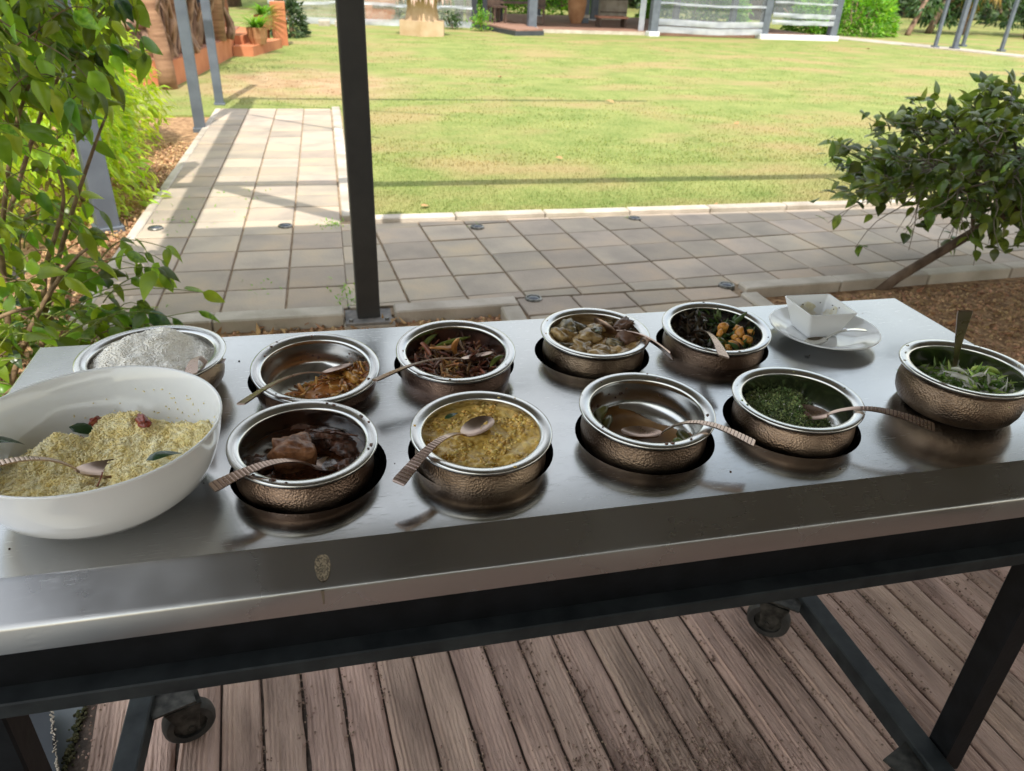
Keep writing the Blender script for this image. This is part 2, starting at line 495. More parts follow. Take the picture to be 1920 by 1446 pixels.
def lawn_material(name, blades=False):
    m = bpy.data.materials.new(name); m.use_nodes = True
    N, L = m.node_tree.nodes, m.node_tree.links
    b = N['Principled BSDF']; b.inputs['Roughness'].default_value = 0.85; b.inputs['Specular IOR Level'].default_value = 0.2
    tc = N.new('ShaderNodeTexCoord')
    def nz(s, d, st=(1, 1, 1), loc=(0, 0, 0)):
        mp = N.new('ShaderNodeMapping'); mp.inputs['Scale'].default_value = st; mp.inputs['Location'].default_value = loc
        L.new(tc.outputs['Object'], mp.inputs['Vector'])
        n = N.new('ShaderNodeTexNoise'); n.inputs['Scale'].default_value = s; n.inputs['Detail'].default_value = d
        L.new(mp.outputs[0], n.inputs['Vector']); return n.outputs['Fac']
    def ramp(src, a, c, p, q):
        r = N.new('ShaderNodeValToRGB'); e = r.color_ramp.elements
        e[0].position = p; e[1].position = q; e[0].color = (*a, 1); e[1].color = (*c, 1)
        L.new(src, r.inputs[0]); return r.outputs[0]
    def mix(f, a, c):
        x = N.new('ShaderNodeMix'); x.data_type = 'RGBA'
        L.new(f, x.inputs[0]); L.new(a, x.inputs[6]); L.new(c, x.inputs[7]); return x.outputs[2]
    green = ramp(nz(2.2, 8), (0.12, 0.19, 0.034), (0.31, 0.325, 0.105), 0.3, 0.70)
    fine = ramp(nz(26, 4), (0.11, 0.165, 0.034), (0.34, 0.335, 0.125), 0.33, 0.67)
    x = N.new('ShaderNodeMix'); x.data_type = 'RGBA'; x.inputs[0].default_value = 0.45
    L.new(green, x.inputs[6]); L.new(fine, x.inputs[7]); base = x.outputs[2]
    straw = ramp(nz(40, 3), (0.28, 0.20, 0.09), (0.4, 0.31, 0.15), 0.3, 0.7)
    f1 = ramp(nz(0.55, 6, (1, 1.6, 1)), (0, 0, 0), (0.8, 0.8, 0.8), 0.47, 0.64)
    base = mix(f1, base, straw)
    # a worn bare patch beside the path: a spherical falloff round the point where feet cross
    mp = N.new('ShaderNodeMapping'); mp.inputs['Location'].default_value = (0.35 * 0.42, -11.6 * 0.4, 0); mp.inputs['Scale'].default_value = (0.42, 0.4, 1)
    L.new(tc.outputs['Object'], mp.inputs['Vector'])
    gr = N.new('ShaderNodeTexGradient'); gr.gradient_type = 'SPHERICAL'; L.new(mp.outputs[0], gr.inputs[0])
    ml = N.new('ShaderNodeMath'); ml.operation = 'MULTIPLY'; L.new(gr.outputs[1], ml.inputs[0]); L.new(nz(1.6, 7), ml.inputs[1])
    f2 = ramp(ml.outputs[0], (0, 0, 0), (0.9, 0.9, 0.9), 0.10, 0.36)
    dirt = ramp(nz(3, 7), (0.33, 0.2, 0.11), (0.5, 0.36, 0.22), 0.3, 0.7)
    base = mix(f2, base, dirt)
    if blades:
        g = N.new('ShaderNodeNewGeometry')
        mr = N.new('ShaderNodeMapRange'); mr.inputs['To Min'].default_value = 0.65; mr.inputs['To Max'].default_value = 1.45
        L.new(g.outputs['Random Per Island'], mr.inputs['Value'])
        hs = N.new('ShaderNodeHueSaturation'); L.new(mr.outputs[0], hs.inputs['Value']); L.new(base, hs.inputs['Color']); base = hs.outputs[0]
        tr = N.new('ShaderNodeBsdfTranslucent'); L.new(base, tr.inputs['Color'])
        mx = N.new('ShaderNodeMixShader'); mx.inputs[0].default_value = 0.35
        L.new(b.outputs[0], mx.inputs[1]); L.new(tr.outputs[0], mx.inputs[2])
        L.new(mx.outputs[0], N['Material Output'].inputs['Surface'])
    else:
        bp = N.new('ShaderNodeBump'); bp.inputs['Strength'].default_value = 0.7; bp.inputs['Distance'].default_value = 0.03
        L.new(nz(55, 4), bp.inputs['Height']); L.new(bp.outputs[0], b.inputs['Normal'])
    L.new(base, b.inputs['Base Color'])
    return m


M_lawn = lawn_material('lawn_turf')
M_blade = lawn_material('grass_blade', True)

# ================================================================== SETTING
GZ = -0.025      # gravel level
mb = MB(); mb.box((0, 40, -0.35), (500, 500, 0.3))
tag(obj('ground', mb, M_earth), kind='structure')

# lawn sheet
mb = MB()
pts = [(0.10, 4.93), (60, 6.0), (60, 70), (-40, 70), (-40, 9.0), (0.10, 9.0)]
mb.prism(pts, -0.15, 0.0)
tag(obj('lawn', mb, M_lawn), kind='structure')

# grass blades on the nearer lawn
bt = [(-0.10, 0, 0), (0.10, 0, 0), (0.07, 0.12, 0.6), (0.0, 0.35, 1.0), (-0.07, 0.12, 0.6)]
blade = (bt, [(0, 1, 2, 4), (4, 2, 3)])
T = []
for n, h0, h1, wf in ((70000, 0.010, 0.022, 1.0),):
    ys = 4.98 + np.minimum(nrs.exponential(1.9, n), 9); xs = nrs.uniform(0, 1, n)
    for k in range(n):
        y = ys[k]; xa = 0.14 if y < 9.4 else -1.75 + max(0, y - 10.5) * 0.07
        x = xa + xs[k] * (y * 1.12 + 0.3 - xa)
        if noise.noise(Vector((x * 0.8, y * 0.8, 3))) < -0.25 and rnd.random() < 0.6: continue
        # thin over the worn patch
        if (x + 0.35) ** 2 / 4.0 + (y - 11.6) ** 2 / 4.4 < 1 and rnd.random() < 0.8: continue
        h = nrs.uniform(h0, h1)
        a = nrs.uniform(0, 6.283)
        c, s = math.cos(a), math.sin(a)
        w = h * wf * 0.8
        T.append((0, ((c * w, -s * h, 0, x), (s * w, c * h, 0, y), (0, 0, h, 0.0), (0, 0, 0, 1))))
for _ in range(30000):
    y = 6.5 + 14 * rnd.random() ** 1.3; xa = 0.14 if y < 9.4 else -1.75 + max(0, y - 10.5) * 0.07
    x = xa + rnd.random() * (y * 1.12 + 0.3 - xa)
    if noise.noise(Vector((x * 0.7, y * 0.7, 3))) < -0.15: continue
    h = rnd.uniform(.010, .022); w = rnd.uniform(.03, .075); a = rnd.uniform(-.6, .6); c, s_ = math.cos(a), math.sin(a)
    T.append((0, ((c * w, -s_ * h, 0, x), (s_ * w, c * h, 0, y), (0, 0, h, 0.0), (0, 0, 0, 1))))
tag(scatter('grass', [blade], T, M_blade), 'short yellow green mown grass of the courtyard lawn', 'grass', kind='stuff')

# gravel bed under and behind the table, left strip beside the path
mb = MB()
mb.prism([(-6, 1.7), (9, 1.7), (9, 3.9), (2.2, 3.42), (-0.9, 3.38), (-6, 3.38)], -0.15, GZ)
mb.prism([(-6, 3.381), (-1.22, 3.381), (-1.22, 9.0), (-6, 9.0)], -0.15, GZ + 0.005)
tag(obj('gravel_bed', mb, M_gravelbed), kind='structure')

st = [ico(1, 0.35, k) for k in range(4)]
T = []
def stones(n, poly_fn, smin, smax):
    for _ in range(n):
        x, y, z = poly_fn()
        s = rnd.uniform(smin, smax)
        T.append((rnd.randrange(4), trs((x, y, z + s * 0.2), (rnd.uniform(0, 6), rnd.uniform(0, 6), rnd.uniform(0, 6)), (s, s * rnd.uniform(.6, 1), s * rnd.uniform(.5, .8)))))
stones(1600, lambda: (rnd.uniform(-1.6, 0.85), rnd.uniform(3.0, 3.4), GZ), 0.005, 0.014)
def rightbed():
    x = rnd.uniform(2.15, 4.4); return (x, rnd.uniform(2.1, 3.36 + 0.045 * (x - 2.2)), GZ)
stones(6500, rightbed, 0.004, 0.013)
stones(1400, lambda: (-1.22 - abs(rnd.gauss(0, 0.22)), rnd.uniform(3.4, 7.6), GZ + 0.02), 0.005, 0.016)
tag(scatter('gravel', st, T, M_stone), 'loose orange brown gravel along the path and under the bush', 'gravel', kind='stuff')

# dry leaf litter in the gravel strip
lt = [leaf_t(0.5, 0.6, 0.8, 0.3), leaf_t(0.4, -0.5, 0.5, -0.3)]
T = []
for _ in range(420):
    q = rnd.random()
    if q < 0.45: x, y, z = rnd.uniform(-1.5, 0.85), rnd.uniform(3.05, 3.38), GZ + 0.012
    elif q < 0.65: x, y, z = rnd.uniform(2.2, 4.2), rnd.uniform(2.2, 3.4), GZ + 0.012
    else: x, y, z = -1.25 - abs(rnd.gauss(0, 0.3)), rnd.uniform(3.3, 7), GZ + 0.03
    T.append((rnd.randrange(2), trs((x, y, z), (rnd.gauss(0, .5), rnd.gauss(0, .4), rnd.uniform(0, 6.3)), rnd.uniform(0.03, 0.065))))
tag(scatter('leaf_litter', lt, T, M_deadleaf), 'dry brown leaf litter on the gravel', 'dry leaves', kind='stuff')

# ------------------------------------------------------------------ paved path with pavers and kerb stones
path = tag(obj('paved_path', MB().prism([(-1.2, 3.38), (0.85, 3.40), (0.85, 1.7), (2.12, 1.7), (2.12, 3.44), (9, 3.76), (9, 5.02), (0.13, 4.87), (0.13, 9.35), (-1.2, 9.35)], -0.14, 0.006), M_sand), kind='structure')


def clip(poly, region):
    out = poly
    n = len(region)
    for i in range(n):
        a, b = region[i], region[(i + 1) % n]
        inp, out = out, []
        def side(p): return (b[0] - a[0]) * (p[1] - a[1]) - (b[1] - a[1]) * (p[0] - a[0])
        for k in range(len(inp)):
            p, q = inp[k], inp[(k + 1) % len(inp)]
            sp, sq = side(p), side(q)
            if sp >= 0: out.append(p)
            if sp * sq < 0:
                t = sp / (sp - sq); out.append((p[0] + (q[0] - p[0]) * t, p[1] + (q[1] - p[1]) * t))
        if not out: return []
    return out


def parea(p):
    return abs(sum(p[i][0] * p[(i + 1) % len(p)][1] - p[(i + 1) % len(p)][0] * p[i][1] for i in range(len(p)))) / 2


def paver_mesh(poly, h=0.04, bev=0.004):
    cx = sum(p[0] for p in poly) / len(poly); cy = sum(p[1] for p in poly) / len(poly)
    n = len(poly)
    ins = [(cx + (p[0] - cx) * (1 - 0.03), cy + (p[1] - cy) * (1 - 0.03)) for p in poly]
    b = MB()
    vs = [(p[0] - cx, p[1] - cy, -h) for p in poly] + [(p[0] - cx, p[1] - cy, -bev) for p in poly] + [(p[0] - cx, p[1] - cy, 0) for p in ins]
    fs = [(i, (i + 1) % n, n + (i + 1) % n, n + i) for i in range(n)] + [(n + i, n + (i + 1) % n, 2 * n + (i + 1) % n, 2 * n + i) for i in range(n)] + [tuple(range(2 * n, 3 * n))]
    b.add(vs, fs)
    return b, cx, cy


G = 0.302; J = 0.0055
full = None
def lay(region, ox, oy, ang, nx, ny):
    global full
    ca, sa = math.cos(ang), math.sin(ang)
    for i in range(-2, nx):
        for j in range(-3, ny):
            sq = [(i * G + J, j * G + J), ((i + 1) * G - J, j * G + J), ((i + 1) * G - J, (j + 1) * G - J), (i * G + J, (j + 1) * G - J)]
            w = [(ox + p[0] * ca - p[1] * sa, oy + p[0] * sa + p[1] * ca) for p in sq]
            c = clip(w, region)
            if len(c) < 3 or parea(c) < 0.006: continue
            z = 0.02 + rnd.uniform(-0.0025, 0.002)
            tilt = (rnd.gauss(0, .004), rnd.gauss(0, .004), 0)
            if parea(c) > 0.081:
                if full is None:
                    b, cx, cy = paver_mesh([(-G / 2 + J, -G / 2 + J), (G / 2 - J, -G / 2 + J), (G / 2 - J, G / 2 - J), (-G / 2 + J, G / 2 - J)])
                    full = b.mesh('paver', M_paver)
                cx = sum(p[0] for p in w) / 4; cy = sum(p[1] for p in w) / 4
                link('paver', full, path, (cx, cy, z), (tilt[0], tilt[1], ang + rnd.gauss(0, .004)))
            else:
                b, cx, cy = paver_mesh(c)
                obj('paver', b, M_paver, path, loc=(cx, cy, z), rot=tilt)
lay([(-1.19, 3.47), (0.015, 3.47), (0.015, 9.33), (-1.19, 9.33)], -0.883, 3.47, 0.0, 4, 21)
lay([(0.02, 3.47), (2.1, 3.52), (6.4, 3.74), (6.4, 4.93), (0.02, 4.85)], 0.32, 3.52, R(4.6), 23, 7)
lay([(0.87, 1.75), (2.08, 1.75), (2.08, 3.50), (0.87, 3.47)], 1.0, 1.75, R(4.6), 6, 8)


def kerb_run(a, b, w, h, z0, seg=0.6):
    a, b = Vector((*a, 0)), Vector((*b, 0))
    d = b - a; n = max(1, round(d.length / seg)); ang = math.atan2(d.y, d.x)
    ln = d.length / n
    m = MB(); m.box((0, 0, 0), (ln - 0.006, w, h), bev=0.007)
    me = m.mesh('kerb_stone', M_kerb)
    for k in range(n):
        c = a + d * ((k + 0.5) / n)
        link('kerb_stone', me, path, (c.x, c.y, z0 + h / 2 + rnd.uniform(-.002, .002)), (rnd.gauss(0, .006), rnd.gauss(0, .004), ang + rnd.gauss(0, .004)))
kerb_run((-1.2, 3.40), (0.0, 3.405), 0.11, 0.17, -0.13)
kerb_run((0.235, 3.405), (0.86, 3.42), 0.10, 0.17, -0.13)
kerb_run((0.81, 1.75), (0.81, 3.36), 0.10, 0.165, -0.13)
kerb_run((2.14, 1.75), (2.14, 3.38), 0.10, 0.165, -0.13)
kerb_run((2.14, 3.46), (6.4, 3.68), 0.10, 0.17, -0.13)
kerb_run((0.15, 4.90), (6.4, 5.00), 0.09, 0.18, -0.13)
kerb_run((0.075, 4.96), (0.075, 9.36), 0.09, 0.17, -0.13)
kerb_run((-1.21, 3.5), (-1.21, 9.3), 0.06, 0.155, -0.13)

# green weeds growing in the joints
T = []
wl = [leaf_t(0.35, 0.2, 0.3, 0.3, n=3)]
for cx, cy, n, sp in ((-0.05, 4.84, 70, 0.05), (0.02, 3.72, 40, 0.05), (0.05, 3.55, 40, 0.05), (-0.4, 3.77, 16, 0.06), (-0.88, 3.55, 14, 0.03), (-0.98, 5.0, 25, 0.06), (0.88, 4.72, 14, 0.03), (2.0, 4.8, 16, 0.03), (-0.57, 5.6, 20, 0.3), (-0.88, 5.5, 30, 0.5)):
    for _ in range(n):
        x, y = rnd.gauss(cx, sp * (0.3 if sp > 0.2 else 1)), rnd.gauss(cy, sp)
        T.append((0, trs((x, y, 0.02), (rnd.uniform(-.5, .5), rnd.uniform(-1.3, -.2), rnd.uniform(0, 6.3)), rnd.uniform(.012, .032))))
tag(scatter('weeds', wl, T, M_leaf_bright), 'small green weeds in the joints of the paving', 'weeds', kind='stuff')

# ------------------------------------------------------------------ patio floor of stamped concrete planks
floor = tag(obj('patio_floor', MB().prism([(-0.645, -4), (8, -4), (8, 1.95), (-0.645, 1.95)], -0.15, -0.013), M_soil), kind='structure')
tag(obj('drain_channel', MB().prism([(-1.1, -4), (-0.652, -4), (-0.652, 1.72), (-1.1, 1.72)], -0.15, -0.012), M_strip), kind='structure')
tag(obj('side_floor', MB().prism([(-8, -4), (-1.105, -4), (-1.105, 1.69), (-8, 1.69)], -0.15, -0.02), M_strip), kind='structure')
pang = R(5.3)
plank_meshes = []
for v in range(5):
    b = MB()
    ln = 2.4; wd = 0.09
    n = 40
    vs = []; fs = []
    NX = 17
    ridge = [rnd.gauss(0, .0007) for _ in range(NX)]
    for i in range(n + 1):
        y = -ln / 2 + ln * i / n
        e = abs(rnd.gauss(0, 0.0016)); e2 = abs(rnd.gauss(0, 0.0016))
        lo_ = -wd / 2 + 0.0016 + e; hi_ = wd / 2 - 0.0016 - e2
        ridge = [r_ * .8 + rnd.gauss(0, .0005) for r_ in ridge]
        vs.append((lo_, y, -0.03)); vs.append((lo_ + .0004, y, -0.007))
        for q in range(NX):
            u_ = q / (NX - 1)
            vs.append((lo_ + .004 + (hi_ - lo_ - .008) * u_, y, ridge[q] + (0.0009 if q % 2 else -0.0006) - .003 * (abs(2 * u_ - 1) ** 8)))
        vs.append((hi_ - .0004, y, -0.007)); vs.append((hi_, y, -0.03))
    W_ = NX + 4
    for i in range(n):
        for k in range(W_ - 1):
            fs.append((i * W_ + k, i * W_ + k + 1, (i + 1) * W_ + k + 1, (i + 1) * W_ + k))
    fs += [tuple(range(W_)), tuple(n * W_ + k for k in reversed(range(W_)))]
    b.add(vs, fs)
    plank_meshes.append(b.mesh('floor_plank', M_plank))
ca, sa = math.cos(-pang), math.sin(-pang)
pcx = []
for i in range(-10, 27):
    for j in (-1, 0):
        u, w = i * 0.09 + 0.045, j * 2.405 + 0.50
        # planks run along Y, leaning a little to +X towards the camera
        x = 0.22 + u * math.cos(pang) - (w - 1.0) * math.sin(pang); y = 1.0 + (w - 1.0) * math.cos(pang) + u * math.sin(pang)
        if y < -3.5 or u < -0.84: continue
        link('floor_plank', rnd.choice(plank_meshes), floor, (x, y, rnd.uniform(-0.003, 0.001)), (rnd.gauss(0, .0012), rnd.gauss(0, .018), pang + (math.pi if rnd.random() < .5 else 0)))
# grit along the joints and damp patches
T = []
for _ in range(9500):
    i = rnd.randint(-9, 25)
    u = i * 0.09 + rnd.gauss(0, 0.009) + (rnd.choice((0, 0, 0, 0.035)) * rnd.random())
    w = rnd.uniform(0.45, 1.6)
    x = 0.22 + u * math.cos(pang) - (w - 1.0) * math.sin(pang); y = 1.0 + (w - 1.0) * math.cos(pang) + u * math.sin(pang)
    if noise.noise(Vector((x * 5, y * 3, 1.5))) < -0.1: continue
    s = rnd.uniform(0.0012, 0.0036)
    T.append((rnd.randrange(4), trs((x, y, 0.0), (rnd.uniform(0, 6), rnd.uniform(0, 6), 0), (s, s, s * .7))))
for _ in range(2600):
    x, y = rnd.gauss(0.62, 0.16), rnd.gauss(0.86, 0.09)
    s = rnd.uniform(0.001, 0.0032)
    T.append((rnd.randrange(4), trs((x, y, 0.001), (rnd.uniform(0, 6), rnd.uniform(0, 6), 0), (s, s, s * .7))))
tag(scatter('grit', st, T, M_grit), 'gritty dirt crumbs along the floor plank joints', 'grit', kind='stuff')
T = []
for _ in range(700):
    s = rnd.uniform(0.002, 0.005)
    T.append((rnd.randrange(4), trs((-0.648 + rnd.gauss(0, .006), rnd.uniform(0.6, 1.5), -0.01 + rnd.uniform(0, .008)), (0, 0, 0), s)))
tag(scatter('moss', st, T, M_moss), 'dark mossy dirt along the edge of the patio floor', 'moss', kind='stuff')
# dark slate sheet with a chipped pale edge lying over the channel
sheet = thing('slate_sheet', 'dark slate sheet with a chipped white edge on the floor below the table', 'sheet', (0, 0, 0))
edge = [(-0.708, 1.30)] + [(-0.708 + 0.07 * t + rnd.gauss(0, .003), 1.30 - 0.2 * t) for t in (0.15, .25, .32, .45, .55, .66, .74, .83, .92)] + [(-0.638, 1.095), (-0.66, 0.7), (-1.09, 0.7), (-1.09, 1.30)]
obj('sheet_face', MB().prism(edge[::-1], 0.006, 0.03), M_mat, sheet)
T = []
for k in range(60):
    t = k / 60
    s = rnd.uniform(.001, .0026)
    T.append((rnd.randrange(4), trs((-0.706 + 0.07 * t + rnd.gauss(0, .002), 1.30 - 0.205 * t, 0.031), (0, 0, t * 9), (s, s * 1.6, s))))
scatter('chipped_edge', st, T, M_kerb, sheet, kind='stuff')

# ------------------------------------------------------------------ canopy roof over the patio (above the frame; throws the shade)
roof = thing('patio_roof', 'dark boarded roof over the buffet patio', 'roof', (0, 0, 0))
mb = MB(); mb.box((2.75, -1.2, 2.80), (8.1, 8.6, 0.06)); obj('roof_sheet', mb, M_roof, roof)
for x in (-1.1, 0.11, 3.4, 6.7):
    mb = MB(); mb.box((x, 0.75, 2.71), (0.08, 4.4, 0.1)); obj('rafter', mb, M_postdark, roof)
perg = thing('pergola', 'slate grey steel pergola beams over the paved path', 'pergola', (0, 0, 0))
def beam(p, q, w, h=None, name='cross_beam', par=perg, m=M_postgrey):
    p, q = Vector(p), Vector(q); d = q - p
    b = MB(); b.box((0, 0, 0), (d.length, w, h or w))
    return obj(name, b, m, par, loc=(p + q) / 2, rot=d.to_track_quat('X', 'Z').to_euler())
beam((-1.235, 3.1, 2.76), (-1.235, 8.56, 2.76), 0.17, 0.12)
beam((-1.6, 4.28, 2.66), (7.6, 4.28, 2.66), 0.10)
beam((-1.6, 8.52, 2.66), (4.0, 8.52, 2.66), 0.07)
beam((-1.2, 4.31, 2.70), (-0.15, 3.25, 2.70), 0.10, name='brace')
beam((-1.15, 7.28, 2.70), (0.2, 6.05, 2.70), 0.03, name='brace')
beam((-1.15, 8.1, 2.70), (1.2, 7.3, 2.70), 0.025, name='brace')

mb = MB(); mb.box((2.75, -5.42, 1.1), (8.1, 0.12, 2.2))  # unseen half wall added to block horizon brightness in the steel edge
tag(obj('light_block_wall', mb, M_wall), 'unseen plaster half wall added behind the patio to block horizon light', 'wall')

# ------------------------------------------------------------------ posts
def bolt(par, loc):
    b = MB(); b.lathe([(0.0, 0.012), (0.010, 0.012), (0.010, 0.0)], 6)
    return obj('bolt', b, M_zinc, par, loc=loc)
cp = thing('canopy_post', 'charcoal steel canopy post bolted to a base plate behind the table', 'post', (0.112, 3.41, -0.005))
mb = MB(); mb.box((0, 0, 1.39), (0.108, 0.10, 2.76), bev=0.005); obj('shaft', mb, M_postdark, cp, rot=(0, 0, R(2)))
mb = MB(); mb.box((0, 0, 0.006), (0.222, 0.205, 0.012), bev=0.002); bpl = obj('base_plate', mb, mat('plate_grey', (0.14, 0.13, 0.125), (0.24, 0.22, 0.20), rough=0.7, scale=30), cp)
for sx in (-1, 1):
    for sy in (-1, 1):
        bolt(bpl, (sx * 0.085, sy * 0.078, 0.012))
mb = MB(); mb.box((0, 0, -0.062), (0.24, 0.21, 0.122)); obj('footing', mb, M_kerb, cp, loc=(0.002, 0.0, -0.001))
for nm, lab, x, y, w, rz in (
        ('pergola_post', 'slate grey pergola post on the path edge, nearer of the pair by the driftwood terrace', -1.262, 8.2, 0.10, 4),
        ('pergola_post', 'slate grey pergola post standing in the lawn just past the path end', -1.24, 9.72, 0.095, 4),
        ('pergola_post', 'slate grey pergola post half hidden by vine leaves beside the path', -1.40, 4.98, 0.125, 24)):
    t = thing(nm, lab, 'post', (x, y, -0.06), group='pergola posts along the path')
    mb = MB(); mb.box((0, 0, 1.37), (w, w, 2.70), bev=0.004); obj('shaft', mb, M_postgrey, t, rot=(0, 0, R(rz)))
    mb = MB(); mb.box((0, 0, 0.055), (w * 1.3, w * 1.3, 0.05), bev=0.004); obj('base_plate', mb, M_postgrey, t, rot=(0, 0, R(rz)))
# dark trunk at the frame edge carrying the vine
tk = thing('vine_support_trunk', 'dark grey tree trunk wrapped in vines at the edge of the view', 'trunk', (-1.80, 4.25, -0.06))
mb = MB(); mb.tube([(0.03, 0, 0), (0.01, 0.0, 0.25), (-0.02, 0.02, 0.8), (-0.08, 0.05, 1.6), (-0.1, 0.05, 2.5)], [0.13, 0.10, 0.088, 0.08, 0.07], 12)
obj('trunk', mb, mat('dark_trunk', (0.03, 0.03, 0.033), (0.09, 0.085, 0.08), rough=0.8, scale=12, bump=0.5, bscale=40), tk, 'auto')

# recessed ground lights in the paving
lm_r = MB().lathe([(0.045, -0.02), (0.045, 0.006), (0.040, 0.011), (0.034, 0.011), (0.033, 0.006)], 24).mesh('ring', M_zinc, 'auto')
lm_l = MB().lathe([(0.033, 0.005), (0.026, 0.011), (0.015, 0.015), (0.001, 0.016)], 24).mesh('lens', M_lens, True)
for (x, y), lab in (((0.888, 4.69), 'round ground light at the lawn kerb with weeds, nearer to the canopy post'),
                    ((2.017, 4.775), 'round ground light at the lawn kerb farther along towards the bush'),
                    ((0.955, 3.455), 'round ground light by the kerb corner behind the middle of the table'),
                    ((2.069, 3.50), 'round ground light at the corner of the gravel bed under the bush'),
                    ((-0.327, 4.83), 'round ground light with a green weed where the two paths meet'),
                    ((-1.10, 4.86), 'round ground light at the vine side edge of the path')):
    t = thing('ground_light', lab, 'ground light', (x, y, 0.022), group='round lights sunk in the paving')
    link('ring', lm_r, t); link('lens', lm_l, t)

# ================================================================== TABLE
TZ = 0.865
tab = thing('buffet_table', 'long stainless steel buffet table with round pot holes on a black wheeled frame', 'table', (0.35, 1.06, 0))
def TL(x, y, z): return (x - 0.35, y - 1.06, z)
X0, X1, Y0, Y1 = -0.545, 1.255, 0.752, 1.378
FRONT = [(-0.066, 0.920), (0.186, 0.923), (0.449, 0.920), (0.707, 0.918)]
BACK = [(-0.062, 1.196), (0.190, 1.208), (0.457, 1.212), (0.709, 1.214)]
HOLES = FRONT + BACK
HR = 0.110
# top sheet with real holes, built as grid cells each carrying one hole
def hole_cell(b, x0, x1, y0, y1, hx, hy, r, z, n=48):
    ring, outer = [], []
    for k in range(n):
        a = 2 * math.pi * (k + 0.5) / n
        c, s = math.cos(a), math.sin(a)
        ring.append((hx + r * c, hy + r * s))
        tx = ((x1 - hx) / c if c > 0 else (x0 - hx) / c) if abs(c) > 1e-6 else 1e9
        ty = ((y1 - hy) / s if s > 0 else (y0 - hy) / s) if abs(s) > 1e-6 else 1e9
        t = min(tx, ty)
        outer.append((hx + t * c, hy + t * s))
    vs = [(*p, z) for p in outer] + [(*p, z) for p in ring] + [(*p, z - 0.03) for p in ring]
    fs = []
    corners = [(x1, y1), (x0, y1), (x0, y0), (x1, y0)]
    extra = {}
    for k in range(n):
        k2 = (k + 1) % n
        p, q = outer[k], outer[k2]
        if abs(p[0] - q[0]) > 1e-9 and abs(p[1] - q[1]) > 1e-9:
            c = min(corners, key=lambda c: (c[0] - p[0]) ** 2 + (c[1] - p[1]) ** 2 + (c[0] - q[0]) ** 2 + (c[1] - q[1]) ** 2)
            vs.append((*c, z)); fs.append((k, len(vs) - 1, k2, n + k2, n + k))
        else:
            fs.append((k, k2, n + k2, n + k))
        fs.append((n + k, n + k2, 2 * n + k2, 2 * n + k))
    b.add(vs, fs)
b = MB()
xs = [-0.195, 0.061, 0.320, 0.580, 0.836]
ym = 1.063
def quad(b, x0, x1, y0, y1, z): b.add([(x0, y0, z), (x1, y0, z), (x1, y1, z), (x0, y1, z)], [(0, 1, 2, 3)])
for k in range(4):
    hole_cell(b, xs[k], xs[k + 1], Y0, ym, *FRONT[k], HR, TZ)
    hole_cell(b, xs[k], xs[k + 1], ym, Y1, *BACK[k], HR, TZ)
quad(b, X0, xs[0], Y0, Y1, TZ); quad(b, xs[4], X1, Y0, Y1, TZ)
b.v = [TL(*p) for p in b.v]
obj('steel_top', b, M_steel, tab)
# front nose: rolled edge, sloped face, crease, vertical lip; profile swept along X
def sweep(prof, x0, x1, name, m, par, close=False, smooth='auto'):
    b = MB(); n = len(prof)
    vs = [TL(x0, *p) for p in prof] + [TL(x1, *p) for p in prof]
    fs = [(i, i + 1, n + i + 1, n + i) for i in range(n - 1)]
    fs += [tuple(range(n))[::-1], tuple(range(n, 2 * n))] if close else []
    b.add(vs, fs)
    return obj(name, b, m, par, smooth)
sweep([(Y0 + 0.0005, TZ), (Y0 - 0.002, TZ - 0.0008), (Y0 - 0.005, TZ - 0.003), (0.7045, 0.8395), (0.7005, 0.8365), (0.6985, 0.8325), (0.698, 0.799), (0.700, 0.797), (0.712, 0.797)][::-1], X0, X1, 'front_edge', M_edge, tab)
sweep([(Y1, TZ), (Y1 + 0.003, TZ - 0.001), (Y1 + 0.004, TZ - 0.004), (Y1 + 0.004, TZ - 0.045)], X0, X1, 'back_edge', M_edge, tab)
for x, s in ((X0, -1), (X1, 1)):
    b = MB()
    prof = [(0, 0), (0.003 * s, -0.001), (0.004 * s, -0.004), (0.004 * s, -0.045)]
    ysy = [Y0, Y1 + 0.003]
    vs = [TL(x + p[0], y, TZ + p[1]) for y in ysy for p in prof]
    b.add(vs, [(i, i + 1, 5 + i, 4 + i) if s < 0 else (i, 4 + i, 5 + i, i + 1) for i in range(3)])
    b.add([TL(x + 0.002 * s, Y0, TZ - 0.002), TL(x + 0.002 * s, 0.702, 0.838), TL(x + 0.002 * s, 0.702, 0.80), TL(x + 0.002 * s, Y0, 0.80)], [(0, 1, 2, 3)])
    obj('side_edge', b, M_edge, tab)
# dark well under the top
b = MB(); b.box(TL(0.35, 1.06, 0.775), (1.74, 0.60, 0.008)); obj('well_floor', b, M_black, tab)
for x in (X0 + 0.03, X1 - 0.03):
    b = MB(); b.box(TL(x, 1.06, 0.80), (0.02, 0.60, 0.04)); obj('side_apron', b, M_black, tab)
b = MB(); b.box(TL(0.35, 1.36, 0.795), (1.72, 0.02, 0.05)); obj('back_apron', b, M_black, tab)
# front apron: recessed upper face, ledge, lower beam with a scuffed top arris
b = MB(); b.box(TL(0.35, 0.722, 0.765), (1.76, 0.02, 0.068)); obj('apron', b, M_black, tab)
b = MB(); b.box(TL(0.35, 0.712, 0.7215), (1.78, 0.055, 0.024), bev=0.002); obj('apron_beam', b, M_rail, tab)
